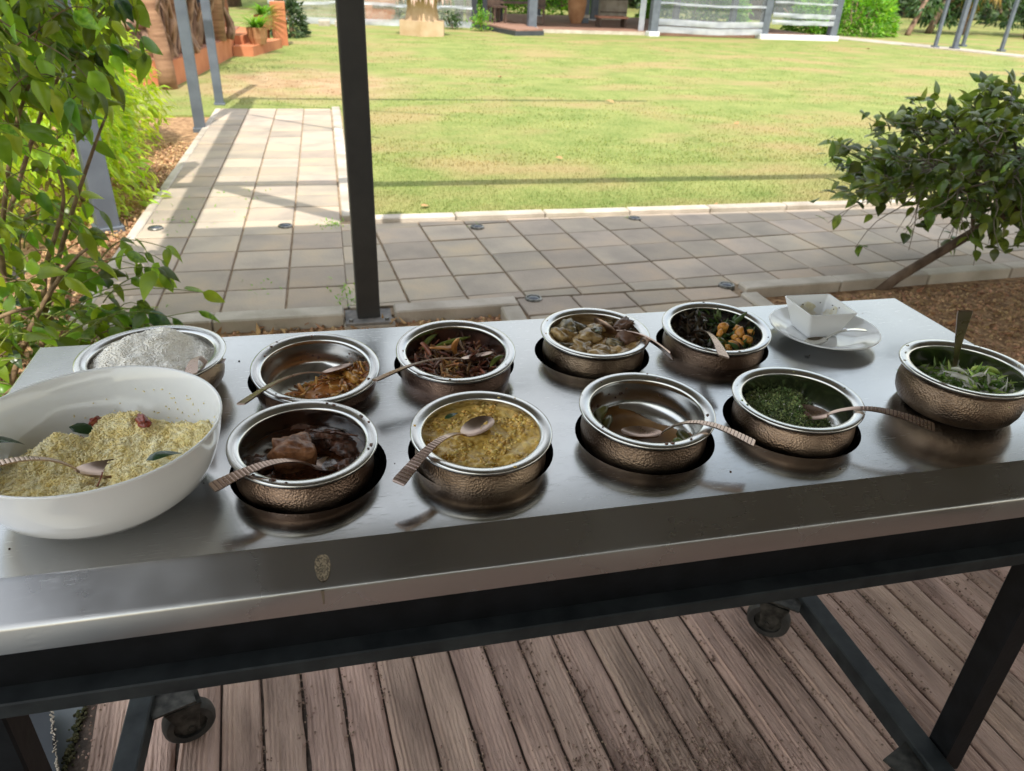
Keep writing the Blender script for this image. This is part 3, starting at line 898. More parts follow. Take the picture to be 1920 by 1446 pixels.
# glue residue on the sloped face
b = MB()
c = Vector((-0.05, 0.722, 0.8496)); uy = Vector((0, 0.0525, 0.0225)).normalized(); ux = Vector((1, 0, 0)); nn = Vector((0, -0.39, 0.92))
ring = [c + ux * 0.0095 * math.cos(a) * (1 + 0.06 * math.sin(3 * a)) + uy * 0.019 * math.sin(a) + nn * 0.0006 for a in [2 * math.pi * k / 24 for k in range(24)]]
b.add([TL(*p) for p in ring], [tuple(range(24))])
obj('glue_patch', b, M_patch, tab)
b = MB()
b.add([TL(-0.0535, 0.6975, 0.834), TL(-0.0495, 0.6975, 0.834), TL(-0.0505, 0.6975, 0.812), TL(-0.0525, 0.6975, 0.812)], [(3, 2, 1, 0)])
obj('drip_stain', b, M_smear, tab)
# legs, bottom rails, casters
for x, y in ((1.135, 0.742), (-0.47, 0.742), (1.085, 1.33), (-0.47, 1.33)):
    b = MB(); b.box(TL(x, y, 0.43), (0.05, 0.05, 0.66), bev=0.003); obj('leg', b, M_black, tab)
for x in (1.083, -0.47):
    b = MB(); b.box(TL(x, 1.0, 0.135), (0.046, 0.66, 0.046), bev=0.003); obj('bottom_rail', b, M_rail, tab)
M_castor = mat('dirty_caster_zinc', (0.02, 0.02, 0.018), (0.085, 0.08, 0.07), rough=0.55, metal=0.6, scale=40)
tyre_m = MB().lathe([(0.034, -0.017), (0.048, -0.017), (0.053, -0.012), (0.055, 0), (0.053, 0.012), (0.048, 0.017), (0.034, 0.017), (0.034, -0.017)], 28).mesh('tyre', M_rubber, 'auto')
hub_m = MB().lathe([(0.0, -0.014), (0.012, -0.016), (0.014, -0.012), (0.0335, -0.010), (0.0335, 0.010), (0.014, 0.012), (0.012, 0.016), (0.0, 0.014)], 20).mesh('hub', M_castor, 'auto')
fb = MB()
for s in (-1, 1):
    pr = [(-0.016, -0.014), (0.016, -0.014), (0.030, 0.03), (0.042, 0.062), (-0.03, 0.062), (-0.022, 0.03)]
    fb.prism(pr, s * 0.021 - 0.0015, s * 0.021 + 0.0015, M=Matrix(((1, 0, 0, 0), (0, 0, 1, 0), (0, 1, 0, 0), (0, 0, 0, 1))))
fb.box((0.006, 0, 0.064), (0.074, 0.048, 0.004))
fb.lathe([(0.0, 0.085), (0.02, 0.085), (0.02, 0.064)], 16, Matrix.Translation((0.022, 0, 0)))
fb.box((0.022, 0, 0.087), (0.085, 0.075, 0.005))
fb.lathe([(0.0, 0.026), (0.006, 0.026), (0.006, -0.026), (0, -0.026)], 8, Matrix.Rotation(R(90), 4, 'X'))
fork_m = fb.mesh('fork', M_castor, 'auto')
tread_m = MB().lathe([(0.0, 0), (0.0, 0)], 3)
for x, y, rz in ((-0.395, 1.175, 200), (1.015, 1.205, -42), (1.02, 0.715, 20), (-0.40, 0.76, 15)):
    e = link('caster', fork_m, tab, TL(x, y, 0.055), (0, 0, R(rz)))
    link('tyre', tyre_m, e, (0, 0, 0), (R(90), 0, 0))
    link('hub', hub_m, e, (0, 0, 0), (R(90), 0, 0))
# ================================================================== POTS
def pot_meshes():
    liner = [(0.1005, -0.0085), (0.1045, -0.0065), (0.1060, -0.0030), (0.1055, -0.0005), (0.1030, 0.0004), (0.0960, -0.0004), (0.0905, -0.0018), (0.0880, -0.0042), (0.0875, -0.0075),
             (0.0890, -0.014), (0.0920, -0.022), (0.0935, -0.034), (0.0930, -0.046), (0.0890, -0.056), (0.0800, -0.0635), (0.0680, -0.0665), (0.0400, -0.0668), (0.0005, -0.0668)]
    body = [(0.1003, -0.0080), (0.0950, -0.0115), (0.0925, -0.0145), (0.0930, -0.018), (0.0965, -0.026), (0.0990, -0.036), (0.0995, -0.046), (0.0980, -0.057), (0.0930, -0.068), (0.083, -0.0755), (0.070, -0.079), (0.0005, -0.0795)]
    return MB().lathe(body, 72).mesh('body', M_copper, True), MB().lathe(liner, 72).mesh('lining', M_liner, True)
POT_B, POT_L = pot_meshes()
LINE_P = [(0, -0.0668), (0.0400, -0.0668), (0.0680, -0.0665), (0.0800, -0.0635), (0.0890, -0.056), (0.0930, -0.046), (0.0935, -0.034), (0.0920, -0.022), (0.0890, -0.014)]
def liner_z(r):
    for (a, za), (b_, zb) in zip(LINE_P[:7], LINE_P[1:7]):
        if r <= b_: return za + (zb - za) * (r - a) / (b_ - a)
    return -0.034


pots = {}
def pot(key, label, x, y, zr, tilt=(0, 0), s=1.0, rz=0):
    t = thing('serving_pot', label, 'pot', (x, y, zr), (R(tilt[0]), R(tilt[1]), rz), 'hammered copper serving pots on the buffet')
    t.scale = (s, s, s)
    link('body', POT_B, t, rot=(0, 0, rnd.uniform(0, 6))); link('lining', POT_L, t)
    pots[key] = t
    return t
# rim centre heights; tilt about X leans the mouth towards the camera
pot('f1', 'hammered copper pot of dark meat curry, tilted in the hole beside the big white bowl', -0.070, 0.918, 0.912, (2.5, 1.5), 0.975)
pot('f2', 'hammered copper pot holding yellow lentil curry', 0.183, 0.907, 0.911, (3, 0), 0.985)
pot('f3', 'nearly empty hammered copper pot with a puddle of curry and green pods', 0.448, 0.922, 0.914, (3, 0), 1.0)
pot('f4', 'hammered copper pot half filled with chopped green leaf salad', 0.709, 0.919, 0.911, (0.5, -1), 0.98)
pot('b1', 'hammered copper pot with a last portion of orange brown onion curry', -0.054, 1.155, 0.905, (6.5, 2), 1.0)
pot('b2', 'hammered copper pot of dried fish and onion strips behind the lentil pot', 0.188, 1.177, 0.909, (5, 0), 1.0)
pot('b3', 'hammered copper pot of plantain and aubergine chunks in pale gravy', 0.459, 1.210, 0.911, (2, 0), 0.975)
pot('b4', 'hammered copper pot of fried dark leaves with orange pieces beside the white plate', 0.703, 1.198, 0.911, (4, -1), 0.99)
pot('salad', 'hammered copper pot of shredded green salad standing on the table end', 1.021, 0.916, TZ + 0.0795, (0, 0), 1.0)
pot('wrice', 'copper pot of plain white rice standing behind the big white bowl', -0.312, 1.187, TZ + 0.066, (0, 0), 1.08).scale = (1.08, 1.08, 0.80)

T = []
for _ in range(46):
    x, y = rnd.uniform(-.5, 1.2), rnd.uniform(.77, 1.36)
    if min((x - a) ** 2 + (y - c) ** 2 for a, c in HOLES) < .0135: continue
    s_ = rnd.uniform(.0008, .002)
    T.append((rnd.randrange(4), trs((x, y, TZ + s_ * .4), (0, 0, rnd.uniform(0, 6)), (s_, s_ * rnd.uniform(.6, 1.6), s_ * .6))))
tag(scatter('crumbs', st, T, mat('dark_crumb', (0.03, 0.02, 0.012), (0.16, 0.10, 0.05), rough=.8, island=.5)), 'tiny crumbs scattered on the steel table top', 'crumbs', kind='stuff')
# ------------------------------------------------------------------ foods
def food(name, key, label, cat):
    p = pots[key]
    t = thing(name, label, cat, p.location, p.rotation_euler)
    t.scale = p.scale
    return t


def heap(name, par, fn, m, R0=0.0928, nr=34, nt=96, smooth=True, kind=None, zr=liner_z):
    """Food surface z = fn(x, y), kept only where it lies above the vessel's inner wall."""
    b = MB(); vs, vis = [], []
    def put(x, y, r):
        z, f = fn(x, y), zr(r)
        vis.append(z > f + 0.0004)
        vs.append((x, y, z if z > f + 0.0004 else f - 0.003))
    put(0, 0, 0)
    for i in range(1, nr + 1):
        r = R0 * i / nr
        for k in range(nt):
            a = 2 * math.pi * k / nt
            put(r * math.cos(a), r * math.sin(a), r)
    fs = []
    for k in range(nt):
        fs.append((0, 1 + k, 1 + (k + 1) % nt))
    for i in range(nr - 1):
        for k in range(nt):
            k2 = (k + 1) % nt
            fs.append((1 + i * nt + k, 1 + (i + 1) * nt + k, 1 + (i + 1) * nt + k2, 1 + i * nt + k2))
    fs = [f for f in fs if any(vis[q] for q in f)]
    b.add(vs, fs)
    o = obj(name, b, m, par, smooth)
    if kind: o['kind'] = kind
    return o


def nz3(x, y, f, s=0.0): return noise.noise(Vector((x * f, y * f, s)))


def sample(fn, n, R0=0.089, zr=liner_z, mask=None):
    out = []
    tries = 0
    while len(out) < n and tries < n * 12:
        tries += 1
        r = R0 * math.sqrt(rnd.random()); a = rnd.uniform(0, 6.2832)
        x, y = r * math.cos(a), r * math.sin(a)
        z = fn(x, y)
        if z < zr(r) + 0.002: continue
        if mask and not mask(x, y): continue
        out.append((x, y, z))
    return out


def chunk(name, par, loc, dims, m, rot=None, seed=0, sub=3, jit=0.35, box=0.0, ns=1.6):
    vs, fs = ico(sub, 0)
    out = []
    for v in vs:
        c = Vector(v)
        if box:
            mxx = max(abs(c.x), abs(c.y), abs(c.z)); c = c.lerp(c / mxx, box)
        k = 1 + jit * (noise.noise(c * ns + Vector((seed * 5.1, 2.2, seed))) + 0.35 * noise.noise(c * ns * 3.3 + Vector((1, seed * 3.1, 0))) + 0.15 * noise.noise(c * ns * 8 + Vector((seed, 7, 0))))
        out.append((c.x * k * dims[0] / 2, c.y * k * dims[1] / 2, c.z * k * dims[2] / 2))
    b = MB(); b.add(out, fs)
    return obj(name, b, m, par, True, loc, rot or (0, 0, seed * 1.7))


def strip_t(n=6, w=0.18, th=0.06, bend=0.3, tw=0.5, taper=0.3, seed=0):
    """A curled strip of length 1 along X."""
    vs, fs = [], []
    r_ = random.Random(seed)
    for i in range(n + 1):
        t = i / n
        x = t - 0.5
        z = bend * (0.25 - x * x) + r_.uniform(-.02, .02)
        y = 0.12 * math.sin(t * 3 + seed)
        ww = w * 0.5 * (1 - taper * abs(2 * t - 1) ** 2)
        a = tw * (t - .5) + seed
        c, s = math.cos(a), math.sin(a)
        for u, v in ((-ww, -th / 2), (ww, -th / 2), (ww, th / 2), (-ww, th / 2)):
            vs.append((x, y + u * c - v * s, z + u * s + v * c))
    for i in range(n):
        for k in range(4):
            k2 = (k + 1) % 4
            fs.append((i * 4 + k, i * 4 + k2, (i + 1) * 4 + k2, (i + 1) * 4 + k))
    fs += [(3, 2, 1, 0), tuple(n * 4 + k for k in range(4))]
    return vs, fs


GR = grain_t()
STR = [strip_t(seed=k, bend=0.15 + 0.12 * k, w=0.14 + 0.04 * (k % 3)) for k in range(5)]
BLOB = [ico(2, 0.5, k + 9, 1.7) for k in range(4)]
FM = dict(detail=6)
M_gravy = mat('dark_curry_gravy', (0.04, 0.013, 0.005), (0.09, 0.03, 0.011), rough=0.08, rough2=0.16, scale=40, bump=0.12, bscale=90, bdist=0.003, coat=0.5)
M_meat = mat('brown_meat', (0.13, 0.045, 0.017), (0.36, 0.155, 0.065), rough=0.5, rough2=0.36, scale=60, bump=0.7, bscale=150, bdist=0.004, coat=0.15, detail=8)
M_meatd = mat('dark_meat', (0.05, 0.02, 0.011), (0.17, 0.07, 0.038), rough=0.22, rough2=0.4, scale=70, bump=0.7, bscale=140, bdist=0.004, coat=0.3)
M_dhal = mat('yellow_lentil', (0.55, 0.32, 0.05), (0.82, 0.60, 0.20), c3=(0.72, 0.46, 0.10), rough=0.28, rough2=0.42, scale=90, bump=0.6, bscale=220, bdist=0.003, coat=0.25)
M_dhalbit = mat('lentil_bits', (0.62, 0.38, 0.07), (0.82, 0.60, 0.20), rough=0.35, scale=60, island=0.25, coat=0.2)
M_oil = mat('thin_curry_sauce', (0.20, 0.09, 0.022), (0.33, 0.165, 0.045), rough=0.32, scale=30, spec=0.25, bump=0.05, bscale=60, bdist=0.002)
M_onion = mat('caramel_onion', (0.36, 0.13, 0.02), (0.60, 0.30, 0.07), rough=0.3, scale=50, island=0.4, coat=0.3, bump=0.4, bscale=120, bdist=0.003)
M_onion1 = mat('caramel_potato', (0.48, 0.20, 0.03), (0.66, 0.36, 0.08), rough=0.32, scale=60, coat=0.3, bump=0.4, bscale=120, bdist=0.003)
M_fish = mat('dried_fish_strip', (0.08, 0.03, 0.014), (0.26, 0.105, 0.042), rough=0.42, scale=50, island=0.55, coat=0.1, bump=0.5, bscale=140, bdist=0.003)
M_fishl = mat('golden_onion_strip', (0.40, 0.18, 0.04), (0.58, 0.32, 0.10), rough=0.38, scale=50, island=0.4, coat=0.15)
M_chili = mat('green_chilli', (0.10, 0.13, 0.018), (0.19, 0.22, 0.035), rough=0.3, scale=30, coat=0.3)
M_plant = mat('plantain_chunk', (0.24, 0.14, 0.045), (0.52, 0.36, 0.16), rough=0.3, scale=90, coat=0.35, bump=0.4, bscale=120, bdist=0.003)
M_egg = mat('aubergine_skin', (0.045, 0.04, 0.018), (0.30, 0.22, 0.10), rough=0.3, scale=80, coat=0.35, bump=0.3, bscale=100, bdist=0.003)
M_gravl = mat('pale_curry_gravy', (0.34, 0.20, 0.07), (0.56, 0.38, 0.17), rough=0.2, scale=60, bump=0.4, bscale=110, bdist=0.004, coat=0.2)
M_sausage = mat('brown_sausage', (0.10, 0.05, 0.03), (0.2, 0.11, 0.07), rough=0.4, scale=40, coat=0.1)
M_fryd = mat('dark_fried_leaf', (0.016, 0.014, 0.006), (0.06, 0.032, 0.012), rough=0.45, scale=60, island=0.5)
M_fryg = mat('fried_green_leaf', (0.03, 0.065, 0.014), (0.08, 0.13, 0.028), rough=0.35, scale=40, island=0.4)
M_orange = mat('orange_piece', (0.52, 0.19, 0.025), (0.72, 0.36, 0.07), rough=0.35, scale=60, coat=0.2, bump=0.3, bscale=110, bdist=0.003)
M_mal = mat('chopped_greens', (0.10, 0.16, 0.04), (0.34, 0.40, 0.15), rough=0.5, scale=60, island=0.65)
M_mal0 = mat('chopped_greens_base', (0.045, 0.075, 0.018), (0.12, 0.16, 0.05), rough=0.7, scale=90, bump=0.8, bscale=200)
M_pinkon = mat('pink_onion', (0.42, 0.20, 0.19), (0.55, 0.33, 0.30), rough=0.3, scale=30, coat=0.2)
M_sal = mat('salad_leaf', (0.24, 0.38, 0.07), (0.50, 0.62, 0.22), rough=0.38, scale=30, island=0.35, trans=0.25)
M_sald = mat('salad_leaf_dark', (0.09, 0.18, 0.03), (0.20, 0.31, 0.07), rough=0.38, scale=30, island=0.35, trans=0.2)
M_salw = mat('white_onion_shred', (0.50, 0.49, 0.42), (0.66, 0.65, 0.58), rough=0.35, scale=30, island=0.15, trans=0.2)
M_rice = mat('white_rice_grain', (0.95, 0.91, 0.83), (0.97, 0.95, 0.90), rough=0.65, scale=60, spec=0.15, island=0.04)
M_rice0 = mat('white_rice_heap', (0.94, 0.90, 0.82), (0.96, 0.94, 0.88), rough=0.8, spec=0.1, scale=200)
M_yrice = mat('yellow_rice_grain', (0.95, 0.79, 0.36), (0.98, 0.90, 0.60), rough=0.5, scale=60, spec=0.25, island=0.10)
M_yrice0 = mat('yellow_rice_heap', (0.88, 0.75, 0.32), (0.93, 0.83, 0.44), rough=0.6, scale=200)
M_curry = mat('curry_leaf_dark', (0.018, 0.05, 0.016), (0.035, 0.085, 0.025), rough=0.25, scale=20, coat=0.3)
M_pepper = mat('red_pepper', (0.20, 0.028, 0.016), (0.32, 0.06, 0.03), rough=0.28, scale=40, coat=0.3)

# f1 meat curry
t = food('meat_curry', 'f1', 'dark brown meat curry with one big chunk in glossy gravy', 'curry')
heap('gravy', t, lambda x, y: -0.040 + 0.0012 * nz3(x, y, 60), M_gravy)
chunk('meat_chunk', t, (-0.016, -0.003, -0.023), (0.062, 0.046, 0.050), M_meat, (0.05, 0.1, 0.25), 3, 4, 0.20, box=0.55)
chunk('meat_chunk', t, (-0.026, 0.016, -0.024), (0.036, 0.026, 0.030), M_meat, (0.3, 0.1, 0.6), 5, 3, 0.3, box=0.3)
for k, (x, y, a, bb, c) in enumerate(((0.034, 0.046, .058, .032, .026), (0.056, 0.020, .03, .04, .022), (0.010, 0.058, .04, .02, .022), (-0.060, -0.006, .035, .04, .022), (0.058, -0.02, .03, .022, .014), (-0.045, -0.04, .03, .02, .012))):
    chunk('meat_shred', t, (x, y, -0.036), (a, bb, c), M_meatd, (0, 0, k * 0.9), k + 11, 3, 0.7, ns=2.4)
for k in range(7):
    b = MB(); vs_, fs_ = STR[k % 5]
    b.add(vs_, fs_, M=trs((0.03 + rnd.gauss(0, .02), 0.044 + rnd.gauss(0, .010), -0.023), (rnd.gauss(0, .3), rnd.gauss(0, .2), rnd.uniform(-.6, .6)), 0.04))
    obj('meat_fibre', b, M_meatd, t)

# f2 lentils
t = food('lentil_curry', 'f2', 'thick yellow lentil curry filling its pot', 'curry')
def dh(x, y): return -0.021 + 0.005 * nz3(x, y, 30) + 0.004 * abs(nz3(x, y, 70, 3)) + 0.002 * nz3(x, y, 150, 5) + 0.004 * max(0, x * 12)
heap('lentils', t, dh, M_dhal, nr=44, nt=120)
T = []
for x, y, z in sample(lambda x, y: dh(x, y), 700, 0.088, mask=lambda x, y: (x + .002) ** 2 + (y - .023) ** 2 > .0010):
    if noise.noise(Vector((x * 30, y * 30, 5))) < -0.05: continue
    s = rnd.uniform(.0022, .0048)
    T.append((rnd.randrange(4), trs((x, y, z), (rnd.uniform(0, 6), rnd.uniform(0, 6), 0), (s, s * .8, s * .5))))
scatter('lentil_bits', BLOB, T, M_dhalbit, t, True, 'stuff')
b = MB(); vs_, fs_ = leaf_t(0.3, 0.3, 0.3, 0.1); b.add(vs_, fs_, M=trs((-0.048, 0.052, -0.013), (0.2, 0, 0.6), 0.03)); obj('curry_leaf', b, M_curry, t, True)

# f3 leftovers
t = food('curry_leftovers', 'f3', 'puddle of thin brown curry with green pods at the bottom of the pot', 'curry')
def lo(x, y): return -0.0625 - 0.10 * (y + 0.30 * x + 0.0) * 0.12 + 0.0015 * nz3(x, y, 50) - (0.008 if (y * 1.0 - x * 0.5) > 0.025 else 0)
heap('sauce', t, lambda x, y: (-0.0535 if (0.8 * y + 0.85 * x) < 0.060 + 0.010 * nz3(x, y, 40) else -0.09), M_oil)
for k, (x, y, ln, a, z, ri) in enumerate(((-0.060, 0.004, 0.055, 1.2, -0.047, -0.4), (-0.050, -0.026, 0.05, -0.7, -0.052, 0.1), (-0.024, -0.052, 0.045, -0.3, -0.054, 0), (0.03, -0.056, 0.04, 0.5, -0.053, 0.2), (0.056, -0.036, 0.035, 1.4, -0.050, -.5), (0.015, -0.066, 0.03, 0.1, -0.052, 0), (-0.062, 0.022, 0.035, 1.0, -0.032, -1.0), (0.045, -0.05, 0.03, -0.5, -0.052, 0.1))):
    b = MB()
    pts = [(ln * (u - .5), 0.006 * math.sin(u * 4 + k), 0.004 * math.sin(u * 3.1)) for u in [i / 7 for i in range(8)]]
    b.tube(pts, [0.001, 0.0062, 0.008, 0.007, 0.008, 0.007, 0.006, 0.001], 7, M=trs((x, y, z + .004), (0, ri, a), 1.15))
    obj('green_pod', b, M_chili if k % 2 else mat('olive_pod%d' % k, (0.055, 0.055, 0.012), (0.13, 0.12, 0.03), rough=0.3, scale=40, coat=0.2), t, True)

# f4 chopped greens
t = food('chopped_green_salad', 'f4', 'finely chopped green leaf sambol heaped at one side of its pot', 'salad')
def gh(x, y):
    q = -0.022 - 0.75 * max(0, (x * 0.80 - y * 0.35) - 0.006) - 0.25 * max(0, y - 0.02) + 0.004 * nz3(x, y, 40) + 0.003 * nz3(x, y, 90, 4)
    return q
heap('greens_base', t, gh, M_mal0)
T = []
ML = [leaf_t(0.8, 0.6, 0.8, 0.4, n=2), leaf_t(0.45, -0.6, 0.9, -0.3, n=2), ico(1, 0.5, 3)]
for x, y, z in sample(gh, 4200, 0.090):
    k = rnd.randrange(3)
    s = rnd.uniform(.003, .0075) if k < 2 else rnd.uniform(.0008, .0016)
    T.append((k, trs((x, y, z + rnd.uniform(0, .002)), (rnd.uniform(0, 6), rnd.uniform(0, 6), rnd.uniform(0, 6)), s)))
scatter('chopped_leaf', ML, T, M_mal, t, False, 'stuff')
T = []
for x, y, z in sample(gh, 60, 0.088):
    s = rnd.uniform(.0006, .0013)
    T.append((2, trs((x, y, z + .002), (rnd.uniform(0, 6), 0, 0), s)))
scatter('coconut_shreds', ML, T, M_rice, t, False, 'stuff')
b = MB(); vs_, fs_ = leaf_t(0.55, 0.5, 0.8, 0.5); b.add(vs_, fs_, M=trs((0.005, -0.004, -0.026), (0.2, 0.3, -0.9), 0.045)); obj('onion_petal', b, M_pinkon, t, True)
b = MB(); b.tube([(0.052, 0.016, -0.0605), (0.055, 0.023, -0.055), (0.060, 0.025, -0.055), (0.057, 0.031, -0.054)], 0.0008, 5); obj('leaf_thread', b, M_salw, t)

# b1 onion curry
t = food('onion_curry', 'b1', 'orange brown onion and potato curry pushed to one side of its pot', 'curry')
def oh(x, y): return -0.046 + 0.75 * max(-0.03, min(0.036, x * 0.55 - y * 0.75 + 0.006)) + 0.004 * nz3(x, y, 35)
heap('onion_mass', t, oh, M_onion)
T = []
for x, y, z in sample(oh, 120, 0.084):
    s = rnd.uniform(.018, .034)
    T.append((rnd.randrange(5), trs((x, y, z + rnd.uniform(0, .004)), (rnd.gauss(0, .5), rnd.gauss(0, .5), rnd.uniform(0, 6)), s)))
scatter('onion_shreds', STR, T, M_onion, t, True, 'stuff')
for k, (x, y, z, rx, ry, rz_, d) in enumerate(((0.052, -0.004, -0.018, 1.2, 0.2, 0.3, (.012, .014, .034)), (0.066, 0.0, -0.020, 0.4, 0.7, 1.0, (.024, .015, .014)), (0.062, -0.022, -0.016, 0.2, 0.3, 2.0, (.022, .016, .014)), (0.034, -0.040, -0.020, 0.2, 0.6, 0.5, (.030, .014, .013)), (0.030, 0.0, -0.024, 0.1, 0.2, 0.9, (.03, .018, .012)), (0.045, -0.045, -0.018, 0.5, 0.1, 1.6, (.026, .014, .014)), (-0.004, -0.05, -0.026, 0.1, 0.1, 2.6, (.032, .016, .012)), (-0.035, -0.045, -0.042, 0, 0, 0.5, (.024, .014, .01)))):
    chunk('potato_piece', t, (x, y, z), d, M_onion1, (rx, ry, rz_), k, 2, 0.4, box=0.3)

# b2 dried fish
t = food('dried_fish_fry', 'b2', 'dark dried fish strips fried with onions', 'curry')
def fh(x, y): return -0.034 + 0.010 * nz3(x, y, 22) + (0.008 if False else 0) - 0.12 * y
heap('fish_base', t, fh, M_fish)
T, MI = [], []
for x, y, z in sample(fh, 420, 0.083):
    s = rnd.uniform(.020, .044)
    T.append((rnd.randrange(5), trs((x * .93, y * .93, z + rnd.uniform(0, .009)), (rnd.gauss(0, .6), rnd.gauss(0, .5), rnd.uniform(0, 6)), (s, s * .8, s * .8))))
    MI.append(1 if (noise.noise(Vector((x * 25, y * 25, 8))) > 0.15 and x < 0.03) else 0)
scatter('fish_strips', STR, T, [M_fish, M_fishl], t, True, 'stuff', MI)
for k, (x, y, z, rx, ry, rz_, ln) in enumerate(((0.006, 0.022, -0.010, 0, 1.25, 1.6, .045), (-0.05, 0.02, -0.014, 0, .5, -.9, .04), (0.025, -0.01, -0.014, 0, -.5, .7, .04), (-0.022, 0.03, -0.014, 0, .2, .3, .05), (-0.074, -0.012, -0.014, 0, -.6, 1.2, .03), (-0.036, -0.03, -0.012, 0, .3, .9, .04))):
    b = MB(); vs_, fs_ = strip_t(8, .24, .07, .2, .8, .5, k); b.add(vs_, fs_, M=trs((x, y, z), (rx, ry, rz_), ln)); obj('fish_strip', b, M_fish if k % 3 else M_fishl, t, True)
for k, (x, y, z, rz_, ln) in enumerate(((-0.005, 0.055, -0.024, .25, .09), (-0.038, 0.062, -0.020, .9, .05), (0.070, -0.032, -0.012, .7, .04))):
    b = MB(); b.tube([(ln * (u - .5), .006 * math.sin(u * 3), 0) for u in (0, .2, .4, .6, .8, 1)], [.001, .004, .0055, .005, .004, .001], 7, M=trs((x, y, z), (0, -.15, rz_))); obj('green_chilli', b, M_chili, t, True)

# b3 plantain
t = food('plantain_curry', 'b3', 'plantain and aubergine chunks in creamy brown gravy', 'curry')
def ph(x, y): return -0.0205 + 0.008 * nz3(x, y, 30) + .004 * nz3(x, y, 80) - 0.10 * y
heap('gravy', t, ph, M_gravl)
for k, (x, y, z, d, r_, m_) in enumerate((
        (-0.062, 0.014, -0.016, (.040, .026, .034), (.4, .3, .4), M_plant), (-0.046, 0.036, -0.012, (.022, .04, .034), (.2, .9, .2), M_egg), (-0.018, 0.044, -0.020, (.036, .024, .022), (.1, .3, .2), M_egg),
        (-0.012, 0.004, -0.016, (.050, .034, .024), (.2, .1, .3), M_plant), (0.020, 0.036, -0.016, (.040, .022, .022), (.1, .2, .5), M_plant), (0.004, -0.044, -0.022, (.044, .026, .018), (0, .1, .1), M_plant),
        (-0.036, -0.026, -0.020, (.040, .030, .022), (.1, .1, 1.), M_plant), (0.040, -0.02, -0.022, (.036, .028, .02), (.1, .3, .8), M_egg), (0.062, -0.012, -0.018, (.028, .028, .026), (.3, .2, .2), M_sausage),
        (0.066, 0.028, -0.008, (.040, .020, .019), (.1, -.3, .5), M_sausage), (0.030, -0.048, -0.024, (.034, .02, .016), (.1, 0, .4), M_plant), (-0.062, -0.018, -0.024, (.028, .03, .02), (.1, .1, .9), M_egg),
        (0.012, 0.020, -0.010, (.034, .018, .014), (.1, .1, .9), M_egg), (0.045, 0.05, -0.022, (.03, .02, .02), (.4, .1, .9), M_plant))):
    chunk('vegetable_chunk', t, (x, y, z), (d[0] * 1.1, d[1] * 1.1, d[2] * 1.05), m_, r_, k, 3, 0.55, box=0.6, ns=1.3)
b = MB(); vs_, fs_ = leaf_t(0.5, .3, .3, .1); b.add(vs_, fs_, M=trs((0.0, 0.002, -0.002), (0, 0, .4), .016)); obj('curry_leaf', b, M_fryg, t, True)

# b4 fried leaves
t = food('fried_leaf_mix', 'b4', 'crisp dark fried leaves with bright orange vegetable pieces', 'curry')
def kh(x, y): return -0.034 + 0.007 * nz3(x, y, 28) + 0.10 * y - 0.05 * max(0, -x)
heap('fry_base', t, kh, M_fryd)
LV = [leaf_t(.5, .5, .7, .4), leaf_t(.35, -.5, .9, -.3), leaf_t(.6, .3, 1.0, .6)]
T, MI = [], []
for x, y, z in sample(kh, 650, 0.085):
    s = rnd.uniform(.010, .026)
    T.append((rnd.randrange(3), trs((x * .95, y * .95, z + rnd.uniform(0, .010)), (rnd.gauss(0, 1), rnd.gauss(0, 1), rnd.uniform(0, 6)), s)))
    MI.append(1 if (x > 0.0 and rnd.random() < .75) or (abs(x + .0) < .02 and y < -.01) else 0)
scatter('fried_leaf', LV, T, [M_fryd, M_fryg], t, True, 'stuff', MI)
for k, (x, y, z, d) in enumerate(((0.020, 0.008, -0.010, (.022, .014, .026)), (0.006, -0.008, -0.014, (.016, .012, .022)), (0.046, -0.012, -0.014, (.020, .016, .026)), (0.050, 0.004, -0.012, (.018, .014, .016)), (0.022, -0.042, -0.020, (.014, .012, .028)), (0.036, -0.034, -0.020, (.026, .014, .012)), (0.056, -0.030, -0.018, (.022, .016, .02)), (0.008, -0.048, -0.024, (.016, .012, .018)), (0.074, -0.008, -0.016, (.014, .012, .016)), (0.034, -0.02, -0.018, (.016, .014, .014)))):
    chunk('orange_piece', t, (x, y, z), d, M_orange, (.3 * k, .2, k), k, 2, 0.4)
for k, (x, y, z, rz_, s) in enumerate(((0.030, 0.05, -0.020, 1.2, .036), (0.056, 0.034, -0.016, .3, .036), (-0.012, -0.022, -0.016, -.4, .036), (0.062, 0.018, -0.018, 1.9, .034), (0.01, 0.058, -0.022, 2.2, .034))):
    b = MB(); vs_, fs_ = LV[k % 3]; b.add(vs_, fs_, M=trs((x, y, z), (.4, -.35 if k != 2 else 0, rz_), s)); obj('green_leaf', b, M_fryg if k != 2 else M_chili, t, True)

# shredded salad
t = food('shredded_salad', 'salad', 'shredded green lettuce with white onion and grated coconut', 'salad')
def sh(x, y): return -0.038 + 0.028 * math.exp(-((x - .012) ** 2 + (y + .030) ** 2) / .0016) + 0.006 * nz3(x, y, 30) - 0.20 * max(0, y - 0.01) - 0.1 * max(0, abs(x) - .04)
heap('salad_base', t, sh, M_sald)
T, MI = [], []
SS = [strip_t(7, .22, .03, .55, 1.8, .4, k) for k in range(4)] + [leaf_t(.28, .5, .8, .5), leaf_t(.25, -.4, .9, -.4)]
for x, y, z in sample(sh, 1000, 0.084):
    s = rnd.uniform(.012, .030)
    T.append((rnd.randrange(6), trs((x * .94, y * .94, z + rnd.uniform(0, .008)), (rnd.gauss(0, .7), rnd.gauss(0, .5), rnd.uniform(0, 6)), s)))
    q = rnd.random()
    MI.append(2 if (q < .22) else (1 if x < -.03 or q > .7 else 0))
scatter('salad_shred', SS, T, [M_sal, M_sald, M_salw], t, True, 'stuff', MI)
